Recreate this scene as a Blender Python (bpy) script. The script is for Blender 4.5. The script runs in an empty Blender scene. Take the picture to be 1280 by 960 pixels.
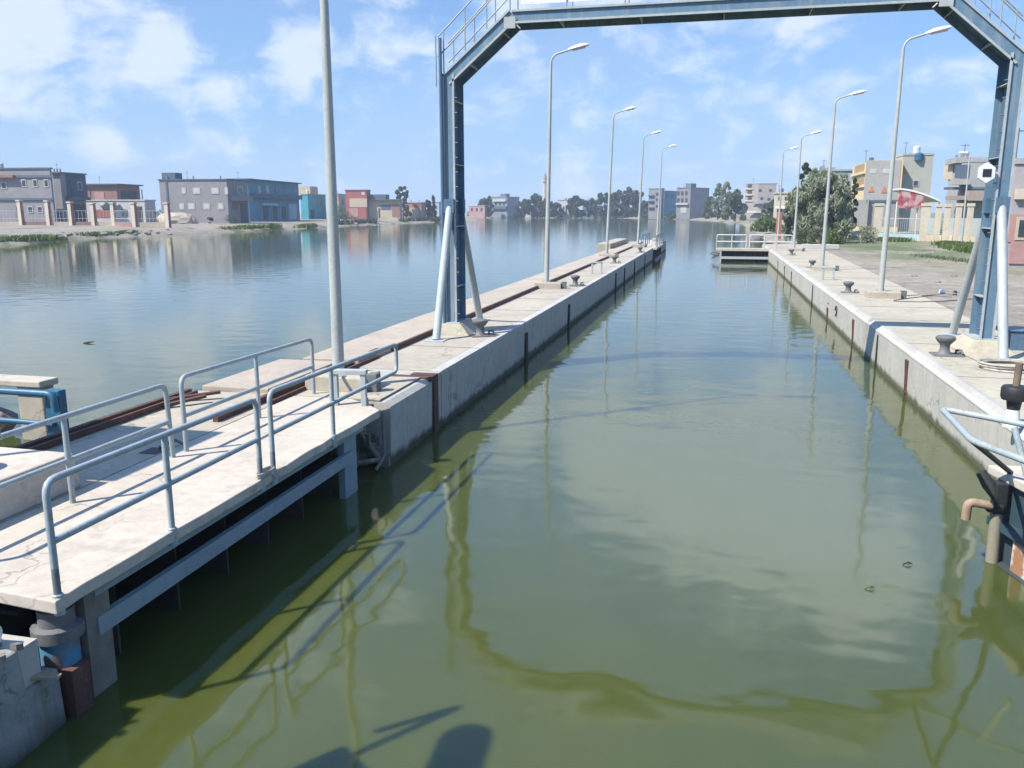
import bpy, bmesh, math, random
import numpy as np
from mathutils import Vector as V, Matrix as M
rnd = random.Random(7); nr = np.random.RandomState(7)
sc = bpy.context.scene; col = sc.collection
# ------------------------------------------------------------------ camera
F = 1050.; H = 4.9; VX, VY = 895., 264.
pit = math.atan((480-VY)/F); yaw = math.atan((VX-640)/math.hypot(F, 480-VY))
fw = V((-math.sin(yaw)*math.cos(pit), math.cos(yaw)*math.cos(pit), -math.sin(pit)))
rt = V((math.cos(yaw), math.sin(yaw), 0)); upv = rt.cross(fw)
cam = bpy.data.objects.new('camera', bpy.data.cameras.new('camera')); col.objects.link(cam)
cam.location = (0, 0, H); cam.rotation_euler = (math.pi/2-pit, 0, yaw)
cam.data.sensor_width = 36; cam.data.lens = 36*F/1280; cam.data.clip_end = 6000; cam.data.clip_start = .05
sc.camera = cam
# measuring helpers: ground positions read off a survey of the photograph (1280 x 960)
def ray(px, py): return fw + rt*((px-640)/F) + upv*((480-py)/F)
def PZ(px, py, z): d = ray(px, py); t = (z-H)/d.z; return V((d.x*t, d.y*t, z))
def PY(px, py, y): d = ray(px, py); t = y/d.y; return V((d.x*t, y, H+d.z*t))
def PX(px, py, x): d = ray(px, py); t = x/d.x; return V((x, d.y*t, H+d.z*t))
def pr(p):
    q = V(p)-V((0, 0, H)); w = q.dot(fw); return 640+F*q.dot(rt)/w, 480-F*q.dot(upv)/w
# ------------------------------------------------------------------ materials
MATS = {}
def nodes(m):
    m.use_nodes = True; nt = m.node_tree; return nt, nt.nodes, nt.links, nt.nodes['Principled BSDF']
def mixc(nt, fac, a, b, mode='MIX'):
    n = nt.nodes.new('ShaderNodeMix'); n.data_type = 'RGBA'; n.blend_type = mode
    for i, x in ((0, fac), (6, a), (7, b)):
        if isinstance(x, bpy.types.NodeSocket): nt.links.new(x, n.inputs[i])
        else: n.inputs[i].default_value = x if i == 0 else (*x, 1)
    return n.outputs[2]
def noise(nt, scale, vec=None, detail=5, rough=.6, stretch=None):
    g = nt.nodes.new('ShaderNodeNewGeometry'); out = g.outputs['Position']
    if stretch:
        mp = nt.nodes.new('ShaderNodeMapping'); mp.inputs['Scale'].default_value = stretch
        nt.links.new(out, mp.inputs['Vector']); out = mp.outputs[0]
    n = nt.nodes.new('ShaderNodeTexNoise'); n.inputs['Scale'].default_value = scale
    n.inputs['Detail'].default_value = detail; n.inputs['Roughness'].default_value = rough
    nt.links.new(out, n.inputs['Vector']); return n.outputs['Fac']
def ramp(nt, fac, lo, hi):
    r = nt.nodes.new('ShaderNodeMapRange'); r.inputs['From Min'].default_value = lo; r.inputs['From Max'].default_value = hi
    nt.links.new(fac, r.inputs['Value']); return r.outputs[0]
def bump(nt, bsdf, fac, strength, dist=.02):
    b = nt.nodes.new('ShaderNodeBump'); b.inputs['Strength'].default_value = strength; b.inputs['Distance'].default_value = dist
    nt.links.new(fac, b.inputs['Height']); nt.links.new(b.outputs[0], bsdf.inputs['Normal'])
def mat(name, c, c2=None, rough=.7, scale=1.2, lo=.35, hi=.65, c3=None, crack=0, bmp=0, metal=0, streak=None, fscale=9, band=None):
    """two-tone worn surface: c/c2 by large noise, c3 by small specks, streak = vertical runs, band = algae line by height"""
    if name in MATS: return MATS[name]
    m = bpy.data.materials.new(name); nt, N, L, B = nodes(m)
    B.inputs['Roughness'].default_value = rough; B.inputs['Metallic'].default_value = metal
    c2 = c2 or tuple(x*.8 for x in c)
    out = mixc(nt, ramp(nt, noise(nt, scale), lo, hi), c, c2)
    f2 = noise(nt, scale*fscale, detail=6, rough=.7)
    out = mixc(nt, ramp(nt, f2, .3, .7), out, mixc(nt, .22, out, (0, 0, 0)))
    if c3: out = mixc(nt, ramp(nt, noise(nt, scale*3.1, detail=8, rough=.75), .56, .68), out, c3)
    if crack:
        g = N.new('ShaderNodeNewGeometry'); va = N.new('ShaderNodeVectorMath'); va.operation = 'ADD'; nn_ = N.new('ShaderNodeTexNoise'); nn_.inputs['Scale'].default_value = 1.7; nn_.inputs['Detail'].default_value = 5
        L.new(g.outputs['Position'], nn_.inputs['Vector']); L.new(g.outputs['Position'], va.inputs[0]); L.new(nn_.outputs['Color'], va.inputs[1])
        vo = N.new('ShaderNodeTexVoronoi'); vo.feature = 'DISTANCE_TO_EDGE'; vo.inputs['Scale'].default_value = crack; L.new(va.outputs[0], vo.inputs['Vector'])
        e_ = ramp(nt, vo.outputs['Distance'], .012, .0); msk = N.new('ShaderNodeMath'); msk.operation = 'MULTIPLY'; L.new(e_, msk.inputs[0]); L.new(ramp(nt, noise(nt, .6), .45, .6), msk.inputs[1])
        out = mixc(nt, msk.outputs[0], out, tuple(x*.42 for x in c))
        st = ramp(nt, noise(nt, .35, detail=7, rough=.7), .55, .72); out = mixc(nt, st, out, tuple(x*.72 for x in c))
    if streak: out = mixc(nt, ramp(nt, noise(nt, 1.0, stretch=(5, 5, .35), detail=6), .5, .72), out, streak)
    if band:
        g = N.new('ShaderNodeNewGeometry'); s = N.new('ShaderNodeSeparateXYZ'); L.new(g.outputs['Position'], s.inputs[0])
        a = N.new('ShaderNodeMath'); a.operation = 'ADD'; L.new(s.outputs['Z'], a.inputs[0])
        t = N.new('ShaderNodeMath'); t.operation = 'MULTIPLY'; t.inputs[1].default_value = .35
        L.new(noise(nt, .9, stretch=(3, 3, .6)), t.inputs[0]); L.new(t.outputs[0], a.inputs[1])
        r = ramp(nt, a.outputs[0], band[0], band[1]); out = mixc(nt, r, band[2], out)
    L.new(out, B.inputs['Base Color'])
    if bmp: bump(nt, B, f2, bmp)
    MATS[name] = m; return m
concrete = mat('concrete', (.435, .39, .31), (.355, .315, .25), .9, .5, c3=(.27, .235, .19), bmp=.25, crack=.42)
concrete_r = mat('concrete_warm', (.43, .395, .305), (.36, .33, .255), .9, .45, c3=(.28, .255, .21), bmp=.25, crack=.4)  # quay concrete, slightly yellower than the pier slab
wall_l = mat('wall_face', (.46, .445, .40), (.39, .375, .335), .9, .5, c3=(.28, .28, .26), streak=(.31, .31, .28), bmp=.3, crack=.3, band=(.28, .42, (.06, .065, .045)))
wall_r = mat('wall_face_pale', (.50, .48, .42), (.43, .415, .37), .9, .5, c3=(.36, .34, .30), streak=(.37, .35, .29), bmp=.3, crack=.3, band=(.26, .40, (.08, .085, .05)))
coping_m = mat('coping', (.47, .455, .42), (.40, .385, .35), .85, .9, c3=(.45, .43, .40), bmp=.2)
deck_m = mat('white_deck', (.52, .47, .395), (.45, .40, .33), .85, .6, c3=(.36, .32, .27), bmp=.25, crack=.5)
ledge_m = mat('ledge', (.44, .38, .30), (.36, .31, .25), .9, .6, c3=(.30, .22, .16), bmp=.4)
rust = mat('rust', (.12, .055, .038), (.07, .035, .028), .85, 2, c3=(.2, .10, .06), bmp=.5)
rustpaint = mat('rusty_paint', (.55, .52, .46), (.35, .17, .09), .7, 2.2, .48, .55, bmp=.3)
dark_m = mat('wet_dark', (.03, .032, .03), (.018, .02, .02), .7, 1.5, bmp=.4)
skin_m = mat('gate_skin', (.035, .045, .05), (.06, .05, .04), .6, 1.2, bmp=.3)
railp = mat('rail_paint', (.34, .39, .40), (.28, .335, .355), .5, 2.2, c3=(.20, .15, .11))
steel = mat('gantry_paint_shaded', (.085, .155, .23), (.07, .135, .21), .5, .8, c3=(.11, .16, .22), streak=(.12, .17, .22))  # web blue darkened to carry the shade inside the gantry sections
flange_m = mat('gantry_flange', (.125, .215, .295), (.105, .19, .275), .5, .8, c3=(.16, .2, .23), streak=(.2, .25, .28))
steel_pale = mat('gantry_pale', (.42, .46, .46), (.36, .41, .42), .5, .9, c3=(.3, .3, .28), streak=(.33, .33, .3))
steel_mid = mat('steel_mid', (.25, .33, .37), (.2, .28, .33), .5, .9, c3=(.2, .22, .22), streak=(.24, .27, .27))
grille = mat('grille_paint', (.5, .51, .5), (.42, .43, .42), .6, 3)
bluep = mat('blue_paint', (.02, .10, .19), (.03, .13, .22), .45, 2, c3=(.1, .16, .2))
polem = mat('galvanised_pole', (.42, .44, .41), (.36, .38, .36), .5, 1.5, c3=(.3, .3, .27))
white = mat('white_enamel', (.78, .78, .76), (.7, .7, .68), .35, 4)
lens = mat('lamp_lens', (.45, .46, .45), (.4, .4, .4), .2, 4)
iron = mat('cast_iron', (.16, .17, .17), (.11, .12, .12), .6, 5, c3=(.15, .09, .06), bmp=.3)
black = mat('black_rubber', (.02, .022, .025), None, .6, 5)
timber = mat('wet_timber', (.035, .03, .028), (.02, .02, .02), .85, 3, bmp=.5)
rope_m = mat('rope', (.45, .42, .36), (.3, .28, .24), .9, 8)
cable_m = mat('cable', (.12, .12, .11), None, .7, 8)
rock_m = mat('rock', (.26, .24, .21), (.16, .15, .13), .95, 1.5, c3=(.4, .38, .34), bmp=.6)
wood_pale = mat('plank', (.42, .33, .24), (.3, .23, .16), .9, 5, bmp=.3)
wood = mat('worn_wood', (.2, .15, .1), (.12, .09, .07), .85, 4, bmp=.3)
# ------------------------------------------------------------------ mesh builder (world or local coordinates)
class MB:
    def __init__(s): s.v = []; s.f = []; s.mi = []; s.cur = 0
    def add(s, vs, fs):
        o = len(s.v); s.v += [tuple(p) for p in vs]; s.f += [tuple(i+o for i in f) for f in fs]; s.mi += [s.cur]*len(fs); return s
    def hexa(s, b, t):                                 # four bottom, four top points
        return s.add(list(b)+list(t), [(3, 2, 1, 0), (4, 5, 6, 7), (0, 1, 5, 4), (1, 2, 6, 5), (2, 3, 7, 6), (3, 0, 4, 7)])
    def box(s, x0, x1, y0, y1, z0, z1):
        return s.hexa([(x0, y0, z0), (x1, y0, z0), (x1, y1, z0), (x0, y1, z0)], [(x0, y0, z1), (x1, y0, z1), (x1, y1, z1), (x0, y1, z1)])
    def pbox(s, C, a, b, z0, z1):                      # parallelogram prism
        C = V(C); a = V(a); b = V(b); q = [C, C+a, C+a+b, C+b]
        return s.hexa([(p.x, p.y, z0) for p in q], [(p.x, p.y, z1) for p in q])
    def bar(s, p, q, w, h, up=(0, 0, 1)):
        p = V(p); q = V(q); d = (q-p).normalized(); u = V(up)
        if abs(d.dot(u)) > .98: u = V((0, 1, 0))
        r = d.cross(u).normalized()*w/2; u2 = r.cross(d).normalized()*h/2
        return s.hexa([p-r-u2, p+r-u2, p+r+u2, p-r+u2], [q-r-u2, q+r-u2, q+r+u2, q-r+u2])
    def tube(s, pts, r, n=10, cap=True):
        pts = [V(p) for p in pts]; rs = r if isinstance(r, (list, tuple)) else [r]*len(pts)
        rings = []; ref = None
        for i, p in enumerate(pts):
            d = (pts[min(i+1, len(pts)-1)]-pts[max(i-1, 0)]).normalized()
            if ref is None: ref = V((0, 0, 1)) if abs(d.z) < .9 else V((0, 1, 0))
            a = d.cross(ref).normalized(); ref = a.cross(d).normalized()
            rings.append([p+(a*math.cos(t)+ref*math.sin(t))*rs[i] for t in [2*math.pi*k/n for k in range(n)]])
        vs = [q for rg in rings for q in rg]; fs = []
        for i in range(len(pts)-1):
            for k in range(n): fs.append((i*n+k, i*n+(k+1) % n, (i+1)*n+(k+1) % n, (i+1)*n+k))
        if cap: fs += [tuple(range(n)), tuple(range(len(vs)-n, len(vs)))]
        return s.add(vs, fs)
    def lathe(s, prof, c=(0, 0, 0), n=16):
        vs = [(c[0]+r*math.cos(2*math.pi*k/n), c[1]+r*math.sin(2*math.pi*k/n), c[2]+z) for r, z in prof for k in range(n)]
        fs = [(i*n+k, i*n+(k+1) % n, (i+1)*n+(k+1) % n, (i+1)*n+k) for i in range(len(prof)-1) for k in range(n)]
        return s.add(vs, fs+[tuple(range(n)), tuple(range(len(vs)-n, len(vs)))])
    def prism(s, poly, z0, z1):
        n = len(poly); vs = [(p[0], p[1], z0) for p in poly]+[(p[0], p[1], z1) for p in poly]
        return s.add(vs, [tuple(range(n)), tuple(range(n, 2*n))]+[(k, (k+1) % n, n+(k+1) % n, n+k) for k in range(n)])
    def yprism(s, poly, y0, y1):                       # polygon in x,z swept along y
        n = len(poly); vs = [(p[0], y0, p[1]) for p in poly]+[(p[0], y1, p[1]) for p in poly]
        return s.add(vs, [tuple(range(n)), tuple(range(n, 2*n))]+[(k, (k+1) % n, n+(k+1) % n, n+k) for k in range(n)])
    def build(s, name, m, parent=None, smooth=False, bevel=0):
        me = bpy.data.meshes.new(name); off = V((0, 0, 0)); p = parent
        while p is not None: off += p.location; p = p.parent
        me.from_pydata([tuple(V(v)-off) for v in s.v], [], s.f)
        for x in (m if isinstance(m, (list, tuple)) else [m]): me.materials.append(x)
        me.polygons.foreach_set('material_index', s.mi)
        bm = bmesh.new(); bm.from_mesh(me); bmesh.ops.recalc_face_normals(bm, faces=bm.faces)
        bm.to_mesh(me); bm.free()
        o = bpy.data.objects.new(name, me); col.objects.link(o); o.parent = parent
        if smooth: me.shade_smooth(); me.set_sharp_from_angle(angle=math.radians(40))
        if bevel:
            b = o.modifiers.new('bevel', 'BEVEL'); b.width = bevel; b.segments = 2; b.limit_method = 'ANGLE'; b.angle_limit = .7
        return o
def tag(o, label=None, cat=None, group=None, kind=None):
    for k, x in (('label', label), ('category', cat), ('group', group), ('kind', kind)):
        if x: o[k] = x
    return o
def thing(name, label, cat, loc=(0, 0, 0), group=None, rz=0):
    o = bpy.data.objects.new(name, None); col.objects.link(o); o.location = loc; o.rotation_euler.z = rz
    o.empty_display_size = .2; return tag(o, label, cat, group)
def copy_tree(o, parent=None):
    c = o.copy(); col.objects.link(c); c.parent = parent
    for ch in list(o.children): copy_tree(ch, c)
    return c
def arc(c, r, a0, a1, ax, ay, n=5):
    return [V(c)+V(ax)*r*math.cos(a0+(a1-a0)*i/n)+V(ay)*r*math.sin(a0+(a1-a0)*i/n) for i in range(n+1)]
def roundpath(pts, r=.14, n=4):
    pts = [V(p) for p in pts]; out = [pts[0]]
    for i in range(1, len(pts)-1):
        a = (pts[i-1]-pts[i]); b = (pts[i+1]-pts[i]); ra = min(r, a.length/2, b.length/2)
        p, q = pts[i]+a.normalized()*ra, pts[i]+b.normalized()*ra
        for k in range(n+1):
            t = k/n; out.append(p*(1-t)**2+pts[i]*2*t*(1-t)+q*t*t)
    return out+[pts[-1]]
# ------------------------------------------------------------------ light and sky
SD = V((.64, .56, -1)).normalized()                    # direction the sunlight travels
elev = math.asin(-SD.z); az = math.atan2(-SD.x, -SD.y)
sun = bpy.data.objects.new('sun', bpy.data.lights.new('sun', 'SUN')); col.objects.link(sun)
sun.data.energy = 5.0; sun.data.angle = math.radians(.5); sun.data.color = (1, .93, .82)
sun.rotation_euler = SD.to_track_quat('-Z', 'Y').to_euler()
w = bpy.data.worlds.new('World'); sc.world = w; w.use_nodes = True; nt = w.node_tree; N = nt.nodes; L = nt.links
sky = N.new('ShaderNodeTexSky'); sky.sky_type = 'NISHITA'; sky.sun_disc = False
sky.sun_elevation = elev; sky.sun_rotation = az % (2*math.pi); sky.air_density = 1.0; sky.dust_density = .6; sky.ozone_density = 2.2
tc = N.new('ShaderNodeTexCoord'); D = tc.outputs['Generated']
def mth(op, a, b=None, clamp=False):
    n = N.new('ShaderNodeMath'); n.operation = op; n.use_clamp = clamp
    for i, x in enumerate((a, b)):
        if x is None: continue
        if isinstance(x, bpy.types.NodeSocket): L.new(x, n.inputs[i])
        else: n.inputs[i].default_value = x
    return n.outputs[0]
# clouds live in the sky dome: lobes give the banks, noise their edges
lobes = [((60, 20), 4.5, 1.05), ((0, 60), 4.2, .95), ((115, 45), 3.2, .9), ((185, 70), 3.4, .8), ((285, 100), 2.6, .8), ((380, 85), 3.6, .85), ((125, 150), 2.4, .6),
         ((480, 25), 3, .9), ((270, 175), 4, .35), ((440, 110), 3, .45), ((600, 90), 7, .42), ((900, 90), 8, .42), ((1060, 140), 7, .42), ((720, 200), 6, .4), ((300, 210), 7, .45), ((1240, 105), 3.5, .5), ((760, 150), 5, .35),
         ((560, 40), 4, .5), ((1000, 60), 5, .4), ((780, -70), 5, 1.3), ((920, -120), 6, 1.4), ((1060, -190), 6, 1.4), ((1150, -260), 5, 1.3), ((1000, -60), 6, 1.2), ((300, -300), 9, .6), ((650, -40), 5, .8)]
acc = None
for (px, py), ang, wt in lobes:
    d = ray(px, py).normalized()
    vm = N.new('ShaderNodeVectorMath'); vm.operation = 'DOT_PRODUCT'; L.new(D, vm.inputs[0]); vm.inputs[1].default_value = d
    k = 1/(1-math.cos(math.radians(ang)))
    g = mth('MULTIPLY', mth('POWER', math.e, mth('MULTIPLY', mth('SUBTRACT', vm.outputs['Value'], 1.0), k)), wt)
    acc = g if acc is None else mth('MAXIMUM', acc, g)
mp = N.new('ShaderNodeMapping'); mp.inputs['Scale'].default_value = (1, 1, 1.7); L.new(D, mp.inputs['Vector'])
def cn(scale, detail, rough, dist=0):
    n = N.new('ShaderNodeTexNoise'); n.inputs['Scale'].default_value = scale; n.inputs['Detail'].default_value = detail
    n.inputs['Roughness'].default_value = rough; n.inputs['Distortion'].default_value = dist; L.new(mp.outputs[0], n.inputs['Vector']); return n.outputs['Fac']
nz = cn(15, 9, .58, .35); nz2 = cn(5, 4, .5)
dens = mth('ADD', mth('MULTIPLY', acc, .66), mth('MULTIPLY', mth('SUBTRACT', nz, .60), 1.5))
dens = mth('ADD', dens, mth('MULTIPLY', mth('SUBTRACT', nz2, .5), .35))
mr = N.new('ShaderNodeMapRange'); mr.interpolation_type = 'SMOOTHSTEP'; mr.inputs['From Min'].default_value = .0; mr.inputs['From Max'].default_value = .46; L.new(dens, mr.inputs['Value'])
veil = mth('MULTIPLY', mth('SUBTRACT', nz2, .26, True), .7, True)
sep = N.new('ShaderNodeSeparateXYZ'); L.new(D, sep.inputs[0])
tint = mixc(nt, 1.0, sky.outputs[0], (.50, .96, 1.46), 'MULTIPLY')
pale = N.new('ShaderNodeMapRange'); pale.inputs['From Min'].default_value = .0; pale.inputs['From Max'].default_value = .34
pale.inputs['To Min'].default_value = .84; pale.inputs['To Max'].default_value = .0; L.new(sep.outputs['Z'], pale.inputs['Value'])
base = mixc(nt, pale.outputs[0], tint, (3.9, 5.6, 8.1))
base = mixc(nt, veil, base, (5.2, 6.3, 8.0))
cl = mixc(nt, mth('MULTIPLY', mr.outputs[0], .8), base, (7.2, 8.0, 9.2))
up_ = N.new('ShaderNodeMapRange'); up_.inputs['From Min'].default_value = .235; up_.inputs['From Max'].default_value = .36; up_.inputs['To Min'].default_value = 1; up_.inputs['To Max'].default_value = 1.55
L.new(sep.outputs['Z'], up_.inputs['Value']); vm = N.new('ShaderNodeVectorMath'); vm.operation = 'SCALE'; L.new(cl, vm.inputs[0]); L.new(up_.outputs[0], vm.inputs['Scale']); cl = vm.outputs[0]   # the high cloud overhead is brighter than the hazy horizon
bg = N['Background']; L.new(cl, bg.inputs['Color']); bg.inputs['Strength'].default_value = .071
vs = sc.view_settings; vs.view_transform = 'Standard'; vs.look = 'None'; vs.gamma = 1; vs.use_curve_mapping = False; vs.exposure = .74
# ------------------------------------------------------------------ water
m = bpy.data.materials.new('green_water'); wn, N2, L2, B = nodes(m)
wc = mixc(wn, ramp(wn, noise(wn, .05, detail=3), .35, .65), (.060, .070, .014), (.046, .065, .024))
L2.new(wc, B.inputs['Base Color']); B.subsurface_method = 'BURLEY'; B.inputs['Subsurface Weight'].default_value = 1; B.inputs['Subsurface Radius'].default_value = (.8, 1, .6); B.inputs['Subsurface Scale'].default_value = .16; B.inputs['Roughness'].default_value = .065; B.inputs['IOR'].default_value = 1.6
n1 = noise(wn, .9, detail=2, rough=.45, stretch=(.8, 1.1, 1)); n2 = noise(wn, 3.2, detail=3, rough=.5, stretch=(.7, 1.3, 1))
patch = ramp(wn, noise(wn, .045, detail=2, stretch=(1, .6, 1)), .46, .62)
def wm(op, a, b):
    n = N2.new('ShaderNodeMath'); n.operation = op
    for i, x in enumerate((a, b)):
        if isinstance(x, bpy.types.NodeSocket): L2.new(x, n.inputs[i])
        else: n.inputs[i].default_value = x
    return n.outputs[0]
hgt = wm('ADD', wm('MULTIPLY', n1, .8), wm('MULTIPLY', wm('MULTIPLY', n2, wm('ADD', wm('MULTIPLY', patch, .8), .12)), .14))
b = N2.new('ShaderNodeBump'); b.inputs['Strength'].default_value = .42; b.inputs['Distance'].default_value = .05
L2.new(hgt, b.inputs['Height']); L2.new(b.outputs[0], B.inputs['Normal'])
mb = MB(); mb.add([(-2500, -400, 0), (2500, -400, 0), (2500, 3000, 0), (-2500, 3000, 0)], [(0, 1, 2, 3)])
tag(mb.build('water', m), kind='structure')
# ------------------------------------------------------------------ ground: one sheet following the shores
gm = bpy.data.materials.new('earth'); gn, gN, gL, gB = nodes(gm); gB.inputs['Roughness'].default_value = .95
e = mixc(gn, ramp(gn, noise(gn, .12), .4, .62), (.285, .25, .195), (.22, .19, .15))
e = mixc(gn, ramp(gn, noise(gn, 1.1, detail=7), .5, .66), e, (.36, .325, .275))
e = mixc(gn, ramp(gn, noise(gn, .06, detail=6, rough=.65), .55, .62), e, (.10, .115, .04))
gg = gN.new('ShaderNodeNewGeometry'); gs = gN.new('ShaderNodeSeparateXYZ'); gL.new(gg.outputs['Position'], gs.inputs[0])
def gmul(a, b_):
    n = gN.new('ShaderNodeMath'); n.operation = 'MULTIPLY'; gL.new(a, n.inputs[0]); gL.new(b_, n.inputs[1]); return n.outputs[0]
gk = gmul(gmul(ramp(gn, gs.outputs['X'], 10, 15), ramp(gn, gs.outputs['Y'], 48, 84)), ramp(gn, noise(gn, .16, detail=7, rough=.7), .40, .52))
e = mixc(gn, gmul(gk, ramp(gn, noise(gn, 2.5, detail=6, rough=.7), .2, .5)), e, (.10, .14, .04))
fn = noise(gn, 6, detail=7, rough=.75); e = mixc(gn, ramp(gn, fn, .35, .7), e, mixc(gn, .4, e, (0, 0, 0)))
gL.new(e, gB.inputs['Base Color']); bump(gn, gB, fn, .6, .06)
shore = [((-96, -200), (-1, 0), 6), ((-97, 60), (-1, 0), 6), ((-98.7, 100), (-1, 0), 6), ((-104, 116), (-1, 0), 6), ((-109, 131), (-1, 0), 6), ((-112, 150), (-1, 0), 5),
         ((-113.5, 168), (-1, 0), 4), ((-112, 185), (-1, 0), 4), ((-118, 246), (-1, 0), 4), ((-122, 294), (-1, 0), 4), ((-124, 362), (-1, 0), 4), ((-117, 420), (-1, .05), 4), ((-122, 445), (-1, .2), 4),
         ((-150, 520), (-1, .5), 4), ((-156, 600), (-.6, .8), 4), ((-130, 618), (0, 1), 4), ((-90, 618), (0, 1), 4), ((-50, 600), (0, 1), 4), ((-25, 540), (.5, .8), 4),
         ((-3, 458), (.9, .4), 4), ((10, 346), (1, .1), 4), ((10.5, 240), (1, 0), 4), ((9.2, 160), (1, 0), 4), ((8.6, 115), (1, 0), 3), ((9.7, 101), (1, 0), .2), ((10.1, 98), (1, 0), .02),
         ((9.9, 78), (1, 0), .02), ((8.6, 32), (1, 0), .02), ((8.4, 10), (1, 0), .02), ((8.4, -200), (1, 0), .02)]
P = []
for (a, da, wa), (b_, db, wb) in zip(shore, shore[1:]):
    a = V((*a, 0)); b_ = V((*b_, 0)); k = max(1, int((b_-a).length/5))
    for i in range(k):
        t = i/k; p = a.lerp(b_, t); d = V((*da, 0)).lerp(V((*db, 0)), t).normalized(); wd = wa+(wb-wa)*t
        if wd > 1: p = p+d*rnd.uniform(-.9, .9)
        P.append((p, d, wd))
P.append((V((8.4, -200, 0)), V((1, 0, 0)), .02))
mb = MB(); rows = 7
def gz(d, right): return None
for p, d, wd in P:
    hard = wd < 1
    zz = [-.6, .35, .75, 1.15, 1.5, 1.7, 1.7] if not hard else [1.26, 1.26, 1.27, 1.28, 1.32, 1.5, 1.7]
    of = [-1.5, .6, wd*.6+.5, wd+2, wd+22, wd+60, 1800] if not hard else [0, .3, 1, 3, 14, 60, 1800]
    for k in range(rows):
        q = p+d*of[k]; mb.v.append((q.x, q.y, zz[k]+(rnd.uniform(-.08, .08) if 1 <= k <= 3 and not hard else 0)))
for i in range(len(P)-1):
    for k in range(rows-1): mb.f.append((i*rows+k, i*rows+k+1, (i+1)*rows+k+1, (i+1)*rows+k)); mb.mi.append(0)
g = mb.build('ground', gm, smooth=True); tag(g, kind='structure')
# ------------------------------------------------------------------ lock walls
T = 1.3
t = thing('lock_wall', 'long pale concrete pier between the lake and the lock chamber, carrying five lamp posts', 'lock wall', (-7.6, 50, 0))
mb = MB()
mb.yprism([(-6.05, -3), (-5.95, T-.05), (-6.0, T), (-9.4, T), (-9.4, -3)], 18.05, 86)
mb.yprism([(-6.05, -3), (-5.97, T-.12), (-6.1, T-.04), (-9.4, T-.01), (-9.4, -3)], 14.9, 17.42)
mb.box(-10.2, -8.02, -4, 14.898, -3, T-.004); mb.box(-9.9, -7.3, 86.002, 97.9, -3, T-.004); mb.box(-9.4, -6.1, 97.902, 112, -3, T-.05)
mb.box(-9.4, -6.51, 17.422, 17.73, -3, T-.02); mb.box(-9.4, -5.98, 17.731, 18.048, -3, T-.015)
mb.box(-8.019, -6.0, -4, 6.0, -3, .98)
mb.build('wall', wall_l, t)
mb = MB()                                                       # walking slab, a sheet on the wall
for (x0, x1, y0, y1) in ((-8.08, -6.25, 18.06, 85.98), (-9.38, -6.2, 14.92, 17.41), (-10.15, -8.03, -3.9, 14.88), (-9.8, -7.31, 86.02, 97.8)):
    mb.box(x0, x1, y0, y1, T-.02, T+.004)
mb.build('walkway_slab', concrete, t)
mb = MB(); mb.box(-6.25, -5.96, 18.06, 85.98, T-.03, T+.006); mb.build('coping', coping_m, t, bevel=.02)
mb = MB(); y = 18.3
while y < 97:
    ln = rnd.uniform(4.5, 7); mb.hexa([(-9.62+rnd.uniform(-.05, .05), y, T-.2), (-8.1, y, T-.2), (-8.1, y+ln-.03, T-.2), (-9.62, y+ln-.03, T-.2)], [(-9.60+rnd.uniform(-.05, .05), y, T+.13), (-8.1, y, T+.15), (-8.1, y+ln-.03, T+.15), (-9.6, y+ln-.03, T+.13)]); y += ln
mb.box(-10.1, -8.6, 14.95, 18.2, T-.2, T+.1)
mb.build('outer_ledge', ledge_m, t, bevel=.02)
mb = MB(); mb.bar((-8.06, 20.4, T+.06), (-8.06, 86, T+.06), .05, .16); mb.bar((-8.3, 12.6, T+.03), (-8.3, 20.0, T+.07), .1, .16); mb.bar((-8.05, 14, T+.03), (-8.05, 19.4, T+.03), .05, .1)
mb.build('edge_channel', rust, t)
mb = MB(); mb.bar((-10.25, -3, T+.02), (-10.15, 14.6, T+.05), .1, .1); mb.bar((-9.95, -3, T+.04), (-9.85, 14.4, T+.07), .05, .1)
for k in range(2): mb.bar((-10.1+rnd.uniform(-.2, .3), 13.3+k*.4, T+.06), (-9.5+rnd.uniform(-.2, .3), 13.9+k*.4, T+.14), .12, .05)
mb.build('rusty_edge_beam', rust, t)
mb = MB(); mb.box(-6.5, -5.93, 17.44, 17.72, -2, T+.02); mb.hexa([(-6.9, 17.1, T-.1), (-5.94, 17.3, T-.1), (-5.94, 17.439, T-.1), (-6.9, 17.439, T-.1)], [(-6.9, 17.2, T+.012), (-5.94, 17.3, T+.012), (-5.94, 17.439, T+.012), (-6.9, 17.439, T+.012)]); mb.build('steel_armour', rust, t)
mb = MB()
for k in range(15): yj = 21.5+k*4.3+rnd.uniform(-.2, .2); mb.box(-8.05, -5.99, yj, yj+.025, T, T+.0085)
mb.build('slab_joint', dark_m, t)
for yy, zt in ((27.0, .95), (35.5, 1.0), (53.2, 1.1), (58.5, 1.1), (66, 1.1), (76, 1.1)):
    mb = MB(); mb.box(-6.05, -5.9, yy-.13, yy+.13, -1.5, zt); mb.build('fender_post', timber, t)
mb = MB()
for yy in (28.2, 41.8, 49.5, 55.2, 63.8, 71): mb.hexa([(-6.06, yy-.02, -1), (-6.03, yy-.02, -1), (-6.03, yy+.02, -1), (-6.06, yy+.02, -1)], [(-5.98, yy-.02, T-.06), (-5.947, yy-.02, T-.06), (-5.947, yy+.02, T-.06), (-5.98, yy+.02, T-.06)])
mb.build('wall_joint', dark_m, t)
mb = MB()                                                       # broken concrete and pipes at the quay end beside the gate
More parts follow.
